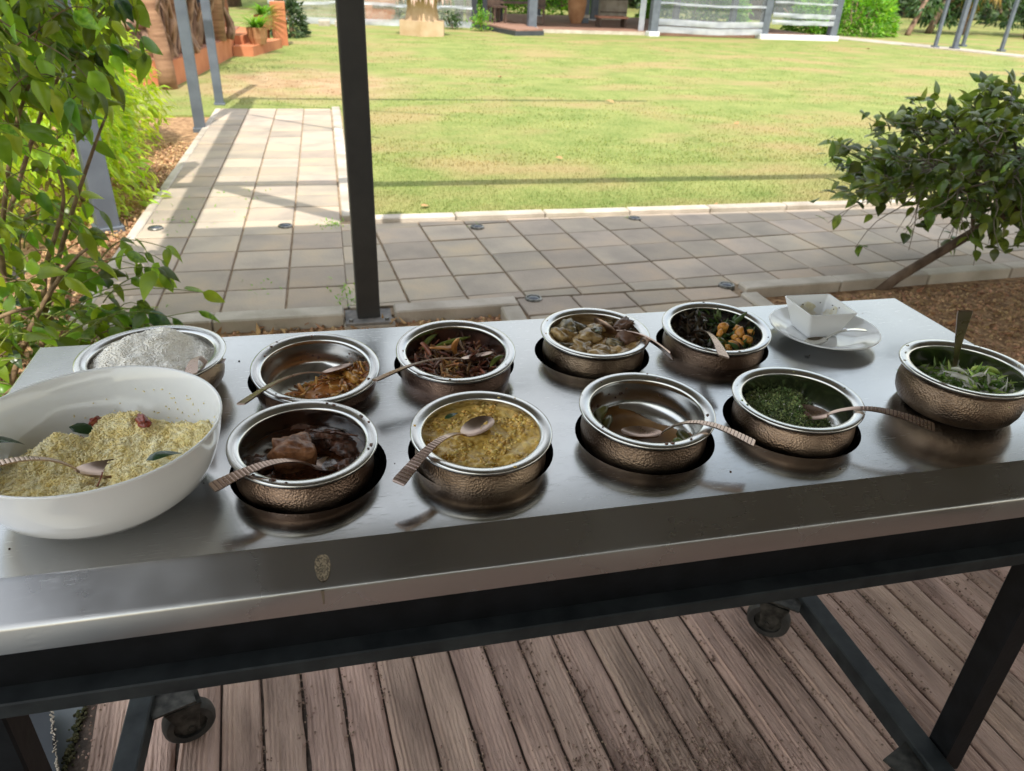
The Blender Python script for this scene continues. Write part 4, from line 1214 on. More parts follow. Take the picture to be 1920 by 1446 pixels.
for k, (x, y, z, rz_, ln) in enumerate(((-0.03, -0.012, -0.016, -1.0, .05), (-0.024, -0.03, -0.016, -.8, .05), (0.03, -0.01, -0.008, .2, .06), (0.0, -0.025, -0.004, .5, .05), (-0.012, 0.0, -0.012, 1.5, .04))):
    b = MB(); vs_, fs_ = strip_t(9, .2, .03, .5, 1.2, .5, k); b.add(vs_, fs_, M=trs((x, y, z), (.2, .2, rz_), ln)); obj('onion_strip' if k != 2 else 'lettuce_strip', b, M_salw if k != 2 else M_sal, t, True)
T = []
for _ in range(60):
    a = rnd.uniform(0.3, 3.4); r_ = rnd.uniform(.070, .0925); s = rnd.uniform(.001, .0022)
    T.append((0, trs((r_ * math.cos(a), r_ * math.sin(a), liner_z(r_) + .0015 + rnd.uniform(0, .01)), (rnd.uniform(0, 6), rnd.uniform(0, 6), 0), s)))
scatter('coconut_crumbs', BLOB, T, M_salw, t, True, 'stuff')

# white rice
t = food('white_rice', 'wrice', 'plain white rice heaped in its copper pot', 'rice')
def wh(x, y): return -0.003 - 0.022 * min(1, (x * x + y * y) / .0080) ** 2 + 0.030 * math.exp(-((x + .018) ** 2 + (y - .015) ** 2) / .0026) + 0.016 * math.exp(-((x - .03) ** 2 + (y - .045) ** 2) / .0008) + 0.011 * nz3(x, y, 28) + 0.005 * nz3(x, y, 62, 4)
heap('rice_mass', t, wh, M_rice0)
T = []
for x, y, z in sample(wh, 3000, 0.0905):
    s = rnd.uniform(.0012, .0015)
    T.append((0, trs((x, y, z + rnd.uniform(-.0008, .0010)), (1.57 + rnd.gauss(0, .45), rnd.gauss(0, .4), rnd.uniform(0, 6)), (s, s, s * rnd.uniform(2.0, 2.8)))))
scatter('rice_grains', [GR], T, M_rice, t, True, 'stuff')

# ------------------------------------------------------------------ big white bowl and yellow rice
BX, BY, BZ = -0.325, 0.902, TZ
bowl = thing('salad_bowl', 'large white china bowl of yellow rice at the corner of the table', 'bowl', (BX, BY, BZ))
prof_o = [(0.0005, 0.004), (0.070, 0.004), (0.072, 0.0), (0.080, 0.0), (0.090, 0.004), (0.112, 0.014), (0.131, 0.032), (0.1435, 0.056), (0.1515, 0.085), (0.1558, 0.107), (0.1570, 0.1095), (0.1562, 0.1112), (0.1540, 0.1112), (0.1522, 0.1085),
          (0.1475, 0.085), (0.1395, 0.057), (0.127, 0.0345), (0.109, 0.0185), (0.085, 0.0105), (0.0005, 0.0095)]
obj('bowl_shell', MB().lathe(prof_o, 96), M_china, bowl, True)
def bowl_z(r):
    pr = [(0, .0095), (.085, .0105), (.109, .0185), (.127, .0345), (.1395, .057), (.1475, .085), (.1522, .1085)]
    for (a, za), (b_, zb) in zip(pr, pr[1:]):
        if r <= b_: return za + (zb - za) * (r - a) / (b_ - a)
    return .11
yr = thing('yellow_rice', 'yellow ghee rice with curry leaves left in the large white bowl', 'rice', (BX, BY, BZ))
def yh(x, y):
    z = 0.034 + 0.012 * nz3(x, y, 14) + 0.006 * nz3(x, y, 36) + 0.009 * abs(nz3(x, y, 55, 2)) + 0.003 * nz3(x, y, 120)
    z += 0.030 * math.exp(-((x + .062) ** 2 + (y - .038) ** 2) / .0011)
    z += 0.022 * math.exp(-((x - .012) ** 2 + (y - .085) ** 2) / .0022)
    z += 0.034 * math.exp(-((x - .108) ** 2 + (y - .040) ** 2) / .0022)
    z += 0.020 * math.exp(-((x - .055) ** 2 + (y + .055) ** 2) / .0035)
    z += 0.018 * math.exp(-((x + .06) ** 2 + (y + .075) ** 2) / .004)
    # bare china towards the back on the far side
    z -= 0.030 * max(0, min(1, (y - .060 - .20 * (x + .02)) / .03)) * (1 if x < -.03 else 0)
    z -= 0.05 * max(0, min(1, ((x * .35 + y) - .108) / .03))
    return z
heap('rice_mass', yr, yh, M_yrice0, R0=0.1445, nr=60, nt=140, zr=bowl_z)
T = []
for x, y, z in sample(yh, 11500, 0.143, zr=bowl_z):
    s = rnd.uniform(.0013, .0017)
    T.append((0, trs((x, y, z + rnd.uniform(-.0008, .0014)), (1.57 + rnd.gauss(0, .45), rnd.gauss(0, .4), rnd.uniform(0, 6)), (s, s, s * rnd.uniform(2.0, 2.8)))))
for _ in range(90):   # grains stuck to the wall
    a = rnd.gauss(0.75, 0.7); r = rnd.uniform(.125, .146); x, y = r * math.cos(a), r * math.sin(a)
    T.append((0, trs((x, y, bowl_z(r) + .0008), (rnd.uniform(0, 6), rnd.uniform(0, 6), 0), (.001, .001, .0025))))
scatter('rice_grains', [GR], T, M_yrice, yr, True, 'stuff')
def gar(name, x, y, dz, rot, s, m, tmpl):
    b = MB(); b.add(*tmpl, M=trs((x, y, max(yh(x, y), bowl_z(math.hypot(x, y))) + dz), rot, s)); return obj(name, b, m, yr, True)
CLF = leaf_t(.42, .3, .5, .35)
gar('curry_leaf', -0.068, 0.104, .014, (.3, .1, -.15), .050, M_curry, CLF)
gar('curry_leaf', 0.062, -0.032, .012, (.1, -.2, .4), .042, M_curry, CLF)
gar('curry_leaf', -0.14, 0.028, .010, (.1, .2, .6), .046, M_curry, CLF)
for k, (x, y, d) in enumerate(((-0.046, 0.104, (.026, .014, .012)), (-0.030, 0.097, (.018, .014, .012)), (0.040, 0.066, (.030, .017, .012)))):
    vs_, fs_ = ico(3, .8, k + 3, 1.6); b = MB(); b.add(vs_, fs_, M=trs((x, y, yh(x, y) + .005), (0, 0, k), (d[0] / 2, d[1] / 2, d[2] / 2))); obj('red_pepper_piece', b, M_pepper, yr, True)
b = MB(); b.add(*strip_t(6, .12, .06, .2, .5, .3, 2), M=trs((0.008, -0.052, yh(0.008, -0.052) + .008), (0, -.9, 1.3), .026)); obj('red_pepper_shred', b, M_pepper, yr, True)
b = MB(); b.add(*strip_t(6, .12, .06, .2, .5, .3, 3), M=trs((-0.035, 0.062, yh(-0.035, 0.062) + .004), (0, .2, -.5), .018)); obj('red_pepper_shred', b, M_pepper, yr, True)

# ------------------------------------------------------------------ plate, square bowl, little fork
pl = thing('side_plate', 'round white plate with a square bowl on it at the back of the table', 'plate', (0.955, 1.212, TZ))
obj('plate_shell', MB().lathe([(0.0005, 0.0035), (0.050, 0.0035), (0.052, 0), (0.058, 0), (0.064, 0.004), (0.082, 0.011), (0.107, 0.0205), (0.1088, 0.0225), (0.1075, 0.0240), (0.1050, 0.0235), (0.083, 0.0150), (0.070, 0.0095), (0.062, 0.0075), (0.0005, 0.007)], 80), M_china, pl, True)
sq = thing('square_bowl', 'small square white bowl with a yellow smear inside, sitting on the round plate', 'bowl', (0.944, 1.226, TZ + 0.0085), (0, 0, R(-1.5)))
def rsq(h, r, z, n=5):
    out = []
    for cx, cy, a0 in ((1, 1, 0), (-1, 1, 90), (-1, -1, 180), (1, -1, 270)):
        for k in range(n):
            a = R(a0 + 90 * k / (n - 1)); out.append((cx * (h - r) + r * math.cos(a), cy * (h - r) + r * math.sin(a), z))
    return out
lv = [(0.030, .006, 0), (0.034, .006, 0.001), (0.0405, .006, 0.022), (0.0515, .006, 0.0545), (0.0525, .006, 0.057), (0.0515, .005, 0.058), (0.0490, .005, 0.0572), (0.0385, .006, 0.024), (0.0325, .008, 0.0055), (0.026, .01, 0.0045)]
vs, fs = [], []
for h, r_, z in lv: vs += rsq(h, r_, z)
n = 20
for i in range(len(lv) - 1):
    for k in range(n):
        k2 = (k + 1) % n; fs.append((i * n + k, i * n + k2, (i + 1) * n + k2, (i + 1) * n + k))
fs += [tuple(reversed(range(n))), tuple((len(lv) - 1) * n + k for k in range(n))]
M_smearbowl = mat('stained_white_china', (0.62, 0.47, 0.17), (0.86, 0.865, 0.87), c3=(0.80, 0.74, 0.55), rough=0.15, scale=18, lo=0.38, hi=0.56, coat=0.2)
MBs = MB(); MBs.add(vs, fs); MBs.m = [0] * len(fs)
for i in range(7, 9):
    for k in range(n): MBs.m[i * n + k] = 1
MBs.m[-1] = 1
obj('bowl_shell', MBs, [M_china, M_smearbowl], sq, 'auto')
M_res = mat('dried_yellow_residue', (0.70, 0.63, 0.40), (0.83, 0.81, 0.72), rough=0.3, scale=90)
def wall_in(z): return .0325 + (z - .0055) / .0517 * .0165 - .0009
for horiz, c0, w0 in ((True, -.006, .030), (False, .010, .022)):
    ring = []
    for k in range(18):
        a = 2 * math.pi * k / 18; q_ = 1 + .3 * math.sin(3 * a + c0 * 300) + .15 * math.sin(5 * a)
        z = .030 + .012 * q_ * math.sin(a); u_ = c0 + w0 * q_ * math.cos(a)
        u_ = max(-wall_in(z) + .002, min(wall_in(z) - .002, u_))
        ring.append((u_, wall_in(z), z) if horiz else (wall_in(z), u_, z))
    b = MB(); b.add(ring, [tuple(range(18)) if not horiz else tuple(reversed(range(18)))]); obj('residue', b, M_res, sq)
T = []
for _ in range(14):
    T.append((rnd.randrange(4), trs((rnd.uniform(-.035, .04), rnd.uniform(-.03, .042), 0.012 + rnd.uniform(0, .002)), (0, 0, rnd.uniform(0, 6)), rnd.uniform(.0006, .0014))))
for a, b_, z in ((.043, .02, .045), (.042, .012, .040), (.038, -.02, .030), (.045, .0, .048), (0.03, .043, .042), (-0.01, .042, .040)):
    T.append((rnd.randrange(4), trs((a, b_, z), (0, 0, 0), .0014)))
scatter('food_specks', st, T, M_fryd, sq, kind='stuff')

# cutlery lying on the plate: little steel spoon
def spoon_mesh(L=0.20, arch=0.022, bw=0.0205, bl=0.033, depth=0.0085, hw=(0.0038, 0.0105), ribs=True, neck=0.02):
    """Local frame: bowl centre at origin, handle runs to +X and its tip sits at (L,0,0)."""
    b = MB()
    nu, nv = 16, 8
    vs, fs = [], []
    # bowl: upper and lower skins
    for sgn in (0, 1):
        for j in range(nv + 1):
            r = j / nv
            for i in range(nu):
                a = 2 * math.pi * i / nu
                ex = bl * (1.0 if math.cos(a) < 0 else 1.05)
                x = ex * r * math.cos(a); y = bw * r * math.sin(a) * (1 - 0.12 * math.cos(a))
                z = -depth * (1 - r * r) - (0.0014 if sgn and r < 1 else 0)
                vs.append((x, y, z))
    o2 = (nv + 1) * nu
    for j in range(nv):
        for i in range(nu):
            i2 = (i + 1) % nu
            fs.append((j * nu + i, (j + 1) * nu + i, (j + 1) * nu + i2, j * nu + i2))
            fs.append((o2 + j * nu + i, o2 + j * nu + i2, o2 + (j + 1) * nu + i2, o2 + (j + 1) * nu + i))
    b.add(vs, fs, 0)
    bm_bowl = b
    h = MB()
    n = 112
    vs, fs, mi = [], [], []
    x0 = bl * 0.92
    for i in range(n + 1):
        t = i / n
        x = x0 + (L - x0) * t
        w = hw[0] + (hw[1] - hw[0]) * max(0, (t - .18) / .82) ** 1.1
        if t > .97: w *= 1 - (t - .97) * 4
        th = 0.0013 + 0.0003 * t
        # neck rises from the bowl rim, long arch, drops to the tip
        z = arch * math.sin(math.pi * min(1, t ** 0.8)) - 0.001 * (1 - t)
        groove = ribs and t > 0.30 and (i % 4 == 0)
        dz = -0.0005 if groove else 0
        for yy, zz in ((-w * .9, -th), (w * .9, -th), (w, th * .6 + dz), (0, th * .75 + dz), (-w, th * .6 + dz)):
            vs.append((x, yy, z + zz))
    for i in range(n):
        for k in range(5):
            k2 = (k + 1) % 5
            fs.append((i * 5 + k, i * 5 + k2, (i + 1) * 5 + k2, (i + 1) * 5 + k))
            t = (i + .5) / n
            mi.append(1 if (ribs and t > 0.30 and i % 4 == 0 and k in (2, 3)) else 0)
    fs += [(4, 3, 2, 1, 0), tuple(n * 5 + k for k in range(5))]; mi += [0, 0]
    h.add(vs, fs); h.m = mi
    return bm_bowl, h


def spoon(label, B, H, arch=0.022, roll=0.0, mats=None, ribs=True, cat='spoon', group='copper serving spoons', name='serving_spoon', bowl_pitch=0.0, kb=1.0):
    B, H = Vector(B), Vector(H)
    d = H - B; L = d.length
    bb, hh = spoon_mesh(L, arch, 0.0205 * kb, 0.033 * kb, 0.0085 * kb, ribs=ribs, hw=(0.0040, 0.0115) if ribs else (0.0022, 0.0055))
    mats = mats or [M_sp_hi, M_sp_lo]
    x = d.normalized(); z = Vector((0, 0, 1)); z = (z - x * z.dot(x)).normalized(); z = Matrix.Rotation(roll, 3, x) @ z; y = z.cross(x)
    t = thing(name, label, cat, B, group=group)
    t.rotation_euler = Matrix((x, y, z)).transposed().to_euler()
    obj('spoon_bowl', bb, mats[0], t, True, rot=(0, bowl_pitch, 0))
    obj('handle', hh, mats, t, 'auto')
    return t


spoon('copper spoon with ribbed handle in the onion curry pot', (-0.020, 1.165, 0.893), (-0.163, 1.029, 0.914), 0.015, roll=0.35)
spoon('copper spoon whose bowl is sunk in the dark meat curry', (-0.032, 0.908, 0.874), (-0.180, 0.821, 0.914), 0.021)
spoon('copper spoon lying on the dried fish strips', (0.222, 1.154, 0.905), (0.039, 1.073, 0.914), 0.012, roll=0.35)
spoon('copper spoon lying on the yellow lentil curry', (0.181, 0.930, 0.902), (0.052, 0.807, 0.902), 0.021, roll=0.05)
spoon('copper spoon standing edge up in the plantain curry', (0.494, 1.250, 0.899), (0.561, 1.086, 0.912), 0.014, roll=-1.0)
spoon('copper spoon with only its short handle end showing over the fried leaf pot', (0.672, 1.252, 0.880), (0.645, 1.055, 0.920), 0.020, roll=-0.3)
spoon('copper spoon resting in the nearly empty curry pot', (0.440, 0.912, 0.876), (0.574, 0.811, 0.905), 0.026, roll=-0.1)
spoon('copper spoon with ribbed handle in the chopped green salad pot', (0.727, 0.909, 0.886), (0.875, 0.801, 0.908), 0.022, roll=0.15)
spoon('copper spoon standing upright in the shredded salad', (1.050, 0.962, 0.893), (0.963, 0.904, 1.055), 0.006, roll=0.4)
spoon('copper spoon lying in the yellow rice in the white bowl', (-0.306, 0.882, 0.918), (-0.455, 0.800, 0.972), 0.022, roll=0.1, kb=1.35)
spoon('copper spoon standing in the plain white rice', (-0.222, 1.190, 0.905), (-0.232, 1.062, 0.952), 0.020, roll=0.3)
spoon('small plain steel spoon on the round white plate beside the square bowl', (0.905, 1.160, 0.8835), (1.022, 1.172, 0.893), 0.010, mats=[M_silver, M_silver], ribs=False, group='plain cutlery', name='small_spoon', kb=.75)

# ================================================================== LEFT VINES AND HEDGE
VL = [leaf_t(.62, .28, .5, .35, 7, 1.4), leaf_t(.55, .5, .3, .2, 7, 1.2), leaf_t(.68, .15, .8, .55, 7, 1.5), leaf_t(.5, -.2, .8, .5, 7)]
M_leaf_vine_shade = mat('vine_leaf_shade_tone', (0.022, 0.055, 0.018), (0.055, 0.11, 0.03), objrnd=0.4, rough=0.3, trans=0.3, scale=6)  # darker copy of the vine leaf, shade put into its colour
VLM = []
for tv, tf in VL:
    VLM.append(MB().add(tv, tf).mesh('leaf', M_leaf_vine, True))
VLD = [MB().add(tv, tf).mesh('leaf', M_leaf_vine_shade, True) for tv, tf in VL]
vine = thing('pepper_vine', 'climbing vine with big glossy heart shaped leaves beside the path', 'vine', (-1.3, 3.2, -0.06))
vo = Vector((-1.3, 3.2, -0.06))
stems = MB(); gst = MB()
def curve(p, q, sag=0.1, n=9, wob=0.03):
    p, q = Vector(p), Vector(q); a, b_ = rv(wob), rv(wob)
    return [p.lerp(q, i / n) + Vector((0, 0, sag * 4 * (i / n) * (1 - i / n))) + a * math.sin(i / n * 3.14) + b_ * math.sin(i / n * 6.28) for i in range(n + 1)]
twigs = []
# woody stems from the ground up
for p, q, sg in (((-1.35, 3.0, -.05), (-1.05, 3.1, 1.45), .1), ((-1.5, 3.3, -.05), (-0.95, 3.2, 1.2), .2), ((-1.3, 2.8, -.05), (-0.9, 2.9, .55), .12), ((-1.6, 3.4, .0), (-1.25, 3.4, 1.6), .0), ((-1.25, 3.1, .0), (-0.85, 3.35, .95), .1), ((-1.4, 2.6, -.05), (-1.02, 2.6, .45), .15), ((-1.55, 3.6, .2), (-0.80, 3.45, 1.32), .1), ((-1.2, 3.2, .1), (-0.98, 3.05, .80), .05)):
    c = curve(p, q, sg)
    stems.tube([x - vo for x in c], [0.014 - 0.009 * i / 9 for i in range(10)], 6)
    twigs.append(c)
leafpos = []   # (pos, dir)
def spray(p, q, sag, nl, green=True, r=0.003):
    c = curve(p, q, sag, 9, .02)
    (gst if green else stems).tube([x - vo for x in c], [r * (1 - .5 * i / 9) for i in range(10)], 5)
    for k in range(nl):
        i = rnd.randint(2, 9)
        d = (c[i] - c[i - 1]).normalized()
        leafpos.append((c[i] + rv(.02), d * .5 + rv(1.0) + Vector((0, 0, -.35))))
    leafpos.append((c[9], (c[9] - c[8]).normalized() + Vector((0, 0, -.35))))
# upper canopy of big leaves
for _ in range(130):
    q = Vector((rnd.uniform(-1.36, -0.66), rnd.uniform(2.7, 3.6), rnd.uniform(0.95, 1.55)))
    if q.x > -0.80 and q.z < 1.08: continue
    p = q + Vector((-rnd.uniform(.1, .4), rnd.uniform(-.1, .3), rnd.uniform(-.1, .3)))
    spray(p, q, .05, 5, rnd.random() < .6)
# middle cascade
for _ in range(30):
    z = rnd.uniform(.45, 1.0)
    q = Vector((rnd.uniform(-1.35, -0.93), rnd.uniform(2.8, 3.5), z))
    p = q + Vector((-rnd.uniform(.1, .4), rnd.uniform(-.1, .2), rnd.uniform(-.1, .3)))
    spray(p, q, .05, 2, rnd.random() < .6)
# lower sprays that lean over the path and the table corner
for _ in range(17):
    q = Vector((rnd.uniform(-1.0, -0.70), rnd.uniform(2.9, 3.35), rnd.uniform(.14, .56)))
    if q.x > -.8 and q.z > .48: continue
    spray(q + Vector((-rnd.uniform(.2, .35), rnd.uniform(-.1, .1), rnd.uniform(-.18, .02))), q, .06, 3)
for p, q, nl in (((-1.2, 3.0, .25), (-0.70, 3.0, .43), 4), ((-1.1, 3.0, .25), (-0.56, 3.05, .30), 3), ((-1.15, 2.9, .15), (-0.66, 2.9, .26), 4), ((-1.2, 2.9, .35), (-0.86, 2.85, .52), 3), ((-1.3, 2.8, .3), (-0.95, 2.75, .50), 4),
                 ((-1.1, 3.0, .10), (-0.60, 3.1, .20), 2), ((-1.3, 2.7, .2), (-1.0, 2.6, .38), 4), ((-1.2, 3.1, .4), (-0.85, 3.15, .50), 3), ((-0.95, 3.0, 0), (-0.74, 3.0, .16), 3), ((-1.0, 2.9, 0), (-0.86, 2.8, .22), 3)):
    spray(p, q, .05, nl)
for _ in range(46):
    q = Vector((rnd.uniform(-1.55, -0.98), rnd.uniform(2.6, 3.5), rnd.uniform(0.08, .62)))
    spray(q + Vector((-rnd.uniform(.1, .3), rnd.uniform(-.1, .15), rnd.uniform(-.2, .05))), q, .07, 4, rnd.random() < .35)
for _ in range(70):
    q = Vector((rnd.uniform(-1.4, -0.62), rnd.uniform(2.2, 3.15), rnd.uniform(0.0, .34)))
    if q.x > -0.75 and q.z > .12: continue
    spray(q + Vector((-.25, rnd.uniform(-.1, .1), -.1)), q, .06, 3, rnd.random() < .4)
obj('woody_stem', stems, M_vstem, vine, True)['kind'] = 'stuff'
obj('green_stem', gst, M_gstem, vine, True)['kind'] = 'stuff'
rnd.shuffle(leafpos)
T = []
for k, (p, d) in enumerate(leafpos):
    s = rnd.uniform(.055, .125) if p.z > .3 else rnd.uniform(.05, .11)
    upv = Vector((rnd.gauss(0, .5), rnd.gauss(-.4, .5), 1))
    M_ = orient(p - vo, d, upv, s)
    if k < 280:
        shade_copy = (p.z < .30 and p.x < -.72 and rnd.random() < .75) or (p.z > .6 and rnd.random() < .3)
        o = link('leaf', (VLD if shade_copy else VLM)[k % 4], vine); o.matrix_local = M_
    else:
        T.append((k % 4, M_))
if T:
    scatter('leaf_mass', VL, T, M_leaf_vine2, vine, True, 'stuff')

# lime coloured hedge behind the vine
HL = [leaf_t(.38, .3, .5, .3, 4), leaf_t(.3, .2, .8, .6, 4)]
for label, cx, cy, rx, ry, hz, n, seed in (('lime green leafy hedge shrub beside the paved path, nearest the vine', -1.86, 5.6, .78, .95, 1.35, 5600, 1),
                                     ('lime green leafy hedge shrub farther along the path by the pergola posts', -2.15, 7.3, .85, 1.0, 1.40, 4200, 2),
                                     ('taller leafy hedge shrub hidden deep behind the vine', -3.1, 5.6, .9, 1.4, 1.9, 3600, 3)):
    h = thing('hedge_shrub', label, 'shrub', (cx, cy, -0.04), group='lime hedge shrubs')
    T = []
    for _ in range(n):
        a = rnd.uniform(0, 6.283); e = rnd.random() ** .6
        ph_ = rnd.uniform(0, 1)
        z = hz * (1 - (1 - ph_) ** 1.3) * .98
        w = math.sqrt(max(0, 1 - (z / hz) ** 2.4)) * (0.82 + .3 * noise.noise(Vector((math.cos(a) * 1.6, math.sin(a) * 1.6, z * 2.3 + seed * 5))))
        rr = w * (0.55 + .45 * e)
        p = Vector((rx * rr * math.cos(a), ry * rr * math.sin(a), z + .03))
        d = Vector((math.cos(a), math.sin(a), .1)) + rv(.9) + Vector((0, 0, -.5))
        T.append((rnd.randrange(2), orient(p, d, Vector((rnd.gauss(0, .5), rnd.gauss(0, .5), 1)), rnd.uniform(.06, .115))))
    scatter('foliage', HL, T, M_leaf_hedge, h, True, 'stuff')
    b = MB()
    for k in range(7):
        a = k * .9
        b.tube(curve((rnd.gauss(0, .08), rnd.gauss(0, .08), 0), (rx * .6 * math.cos(a), ry * .6 * math.sin(a), hz * rnd.uniform(.5, .85)), .1), [.014 - .001 * i for i in range(10)], 6)
    obj('stem', b, M_vstem, h, True)

# ================================================================== RIGHT BUSH
bush = thing('leaning_bush', 'dark leaved bush leaning on a slanting trunk over the gravel bed', 'bush', (3.0, 3.46, GZ))
bo = Vector((3.0, 3.46, GZ))
wood = MB()
tr_pts = [Vector(p) for p in ((3.0, 3.46, -.06), (3.12, 3.45, .04), (3.30, 3.43, .17), (3.48, 3.40, .31), (3.68, 3.38, .44), (3.9, 3.36, .56), (4.2, 3.35, .72))]
wood.tube([p - bo for p in tr_pts], [.036, .028, .026, .026, .024, .02, .015], 10)
BLV = [leaf_t(.66, .3, .4, .2, 6, 3.0), leaf_t(.58, .45, .3, .1, 6, 3.0), leaf_t(.62, .2, .6, .3, 6, 3.0)]
BLM = [MB().add(a, b_).mesh('leaf', M_leaf_bush, True) for a, b_ in BLV]
twg = MB()
limbs = []
for _ in range(16):
    a = tr_pts[rnd.randint(3, 6)]
    q = Vector((rnd.uniform(2.85, 4.3), rnd.uniform(3.05, 3.8), rnd.uniform(.50, .95)))
    c = curve(a, q, .05, 9, .05); limbs.append(c)
    wood.tube([x - bo for x in c], [.011 - .0009 * i for i in range(10)], 6)
lp = []
cnt = 0
while cnt < 430:
    x = rnd.uniform(2.42, 4.5); y = rnd.uniform(2.85, 4.0); z = rnd.uniform(.12, 1.12)
    u = (x - 3.5) / 1.12; v = (y - 3.42) / .62; w = (z - .68) / .44
    top = 0.70 + .32 * min(1, (x - 2.42) / 1.1) + .06 * noise.noise(Vector((x * 4, y * 4, 1)))
    bot = 0.50 - .20 * min(1, (x - 2.42) / 1.3) + .08 * noise.noise(Vector((x * 5, y * 5, 7)))
    u = (x - 3.60) / 1.10
    if z > top + .06 or u * u + v * v > 1 or (z < bot and rnd.random() < .86): continue
    q = Vector((x, y, z)); cnt += 1
    best = min((p for c in limbs for p in c[3:]), key=lambda p: (p - q).length)
    c = curve(best, q, .02, 6, .03)
    twg.tube([k - bo for k in c], [.0035 - .0003 * i for i in range(7)], 4)
    nl = rnd.randint(6, 9) if z > bot else rnd.randint(1, 3)
    for k in range(nl):
        i = rnd.randint(3, 6)
        d = (c[6] - c[4]).normalized() * .6 + rv(.9) + Vector((0, 0, .15))
        lp.append((c[i] + rv(.035), d))
for _ in range(6):   # bare hanging twigs
    a = rnd.choice(limbs)[rnd.randint(4, 8)]
    c = curve(a, a + Vector((rnd.uniform(-.25, .1), rnd.uniform(-.15, .1), -rnd.uniform(.15, .4))), -.02, 6, .05)
    twg.tube([k - bo for k in c], [.0026 - .0002 * i for i in range(7)], 4)
    lp.append((c[6], Vector((0, 0, -1)) + rv(.5))); lp.append((c[5], Vector((0, 0, -.6)) + rv(.8)))
obj('trunk', wood, M_bark, bush, True)
obj('twigs', twg, mat('grey_twig', (0.16, 0.13, 0.11), (0.28, 0.24, 0.20), rough=.85, scale=20), bush, True)
rnd.shuffle(lp)
T = []
for k, (p, d) in enumerate(lp):
    M_ = orient(p - bo, d, Vector((rnd.gauss(0, .45), rnd.gauss(-.2, .45), 1)), rnd.uniform(.058, .10))
    if k < 285:
        o = link('leaf', BLM[k % 3], bush); o.matrix_local = M_
    else:
        T.append((k % 3, M_))
scatter('leaf_mass', BLV, T, M_leaf_bush2, bush, True, 'stuff')

# ================================================================== DRIFTWOOD TERRACE (far left)
ter = thing('driftwood_terrace', 'terracotta terrace with a driftwood railing beyond the vine', 'terrace', (-2.0, 12, 0))
def TE(x, y, z=0): return (x + 2.0, y - 12, z)
E0 = [(-1.95, 11.15), (-1.78, 12.6), (-1.56, 14.95), (-1.60, 17.4), (-9, 17.4), (-9, 11.15)]
obj('plinth', MB().prism([TE(*p)[:2] for p in E0], -.1, .30), M_terr, ter)
obj('tiled_floor', MB().prism([TE(p[0] - .03 if p[0] > -5 else p[0] + .03, p[1] + (.03 if p[1] < 11.5 else -.03))[:2] for p in E0], .302, .312), M_terrtile, ter)
obj('step', MB().prism([TE(*p)[:2] for p in ((-1.55, 14.9), (-1.22, 14.92), (-0.80, 16.6), (-1.55, 16.75))], -.1, .16), M_terr, ter)
obj('step', MB().prism([TE(*p)[:2] for p in ((-1.56, 15.35), (-1.40, 15.3), (-1.05, 17.2), (-1.6, 17.35))], -.1, .30), M_terr, ter)
obj('end_pier', MB().prism([TE(*p)[:2] for p in ((-0.98, 17.0), (-0.70, 17.05), (-0.72, 17.5), (-1.0, 17.45))], -.1, .78), M_terr, ter)
# roof and back wall of the terrace house
mb = MB(); mb.box(TE(-5.6, 14, 2.9), (6.6, 7.4, .12)); obj('roof', mb, M_darkwood, ter)
mb = MB(); mb.box(TE(-8.9, 14, 1.5), (.15, 6.6, 2.6)); obj('back_wall', mb, M_darkpan, ter)
mb = MB(); mb.box(TE(-5.3, 17.5, 1.5), (6.9, .15, 2.6)); obj('side_wall', mb, M_darkpan, ter)
# driftwood railing: each root a part
r2 = random.Random(4)
edge_pts = [Vector((-1.95, 11.25, .30)), Vector((-1.78, 12.6, .30)), Vector((-1.60, 14.8, .30))]
for k in range(20):
    t = (k + r2.uniform(.1, .9)) / 20 * 1.999
    i = int(t); p = edge_pts[i].lerp(edge_pts[i + 1], t - i) + Vector((r2.gauss(-.08, .05), 0, 0))
    h_ = r2.uniform(.7, 1.15)
    rr = r2.uniform(.022, .062)
    pts, rad, c = [], [], p.copy()
    dx, dy = r2.gauss(0, .10), r2.gauss(0, .22)
    for q in range(9):
        u = q / 8
        pts.append(Vector(TE(p.x + dx * u + .05 * math.sin(u * 7 + k), p.y + dy * u + .07 * math.sin(u * 5.3 + k * 2), p.z + h_ * u)))
        rad.append(rr * (1.35 - .8 * u + .25 * math.sin(u * 9 + k)))
    b = MB(); b.tube(pts, rad, 8)
    for q in range(2):
        a_ = pts[r2.randint(2, 6)]
        b_ = a_ + Vector((r2.gauss(0, .08), r2.choice((-1, 1)) * r2.uniform(.12, .3), r2.uniform(.15, .45)))
        b.tube([a_, a_.lerp(b_, .5) + Vector((.02, .03, .05)), b_], [rr * .7, rr * .5, rr * .25], 6)
    obj('driftwood_root', b, M_drift, ter, True)
for k in range(4):
    t0 = k * .5; i = min(1, int(t0)); p = edge_pts[i].lerp(edge_pts[i + 1], t0 - i) + Vector((-.05, 0, r2.uniform(.65, .9)))
    t1 = min(1.99, t0 + .6); j = min(1, int(t1)); q = edge_pts[j].lerp(edge_pts[j + 1], t1 - j) + Vector((-.05, 0, r2.uniform(.65, .95)))
    b = MB(); b.tube([Vector(TE(*x)) for x in (p, p.lerp(q, .5) + Vector((0.05, 0, .12)), q)], [.06, .05, .06], 8); obj('driftwood_rail', b, M_drift, ter, True)
for x, y, h_, rr in ((-1.72, 14.3, 2.6, .13), (-1.98, 12.2, 2.6, .11), (-1.95, 17.2, 2.6, .15)):
    b = MB(); b.tube([TE(x, y, .3), TE(x + .03, y, 1.2), TE(x - .04, y, h_)], [rr * 1.15, rr, rr * .9], 10); obj('timber_post', b, M_palmtrunk, ter, True)
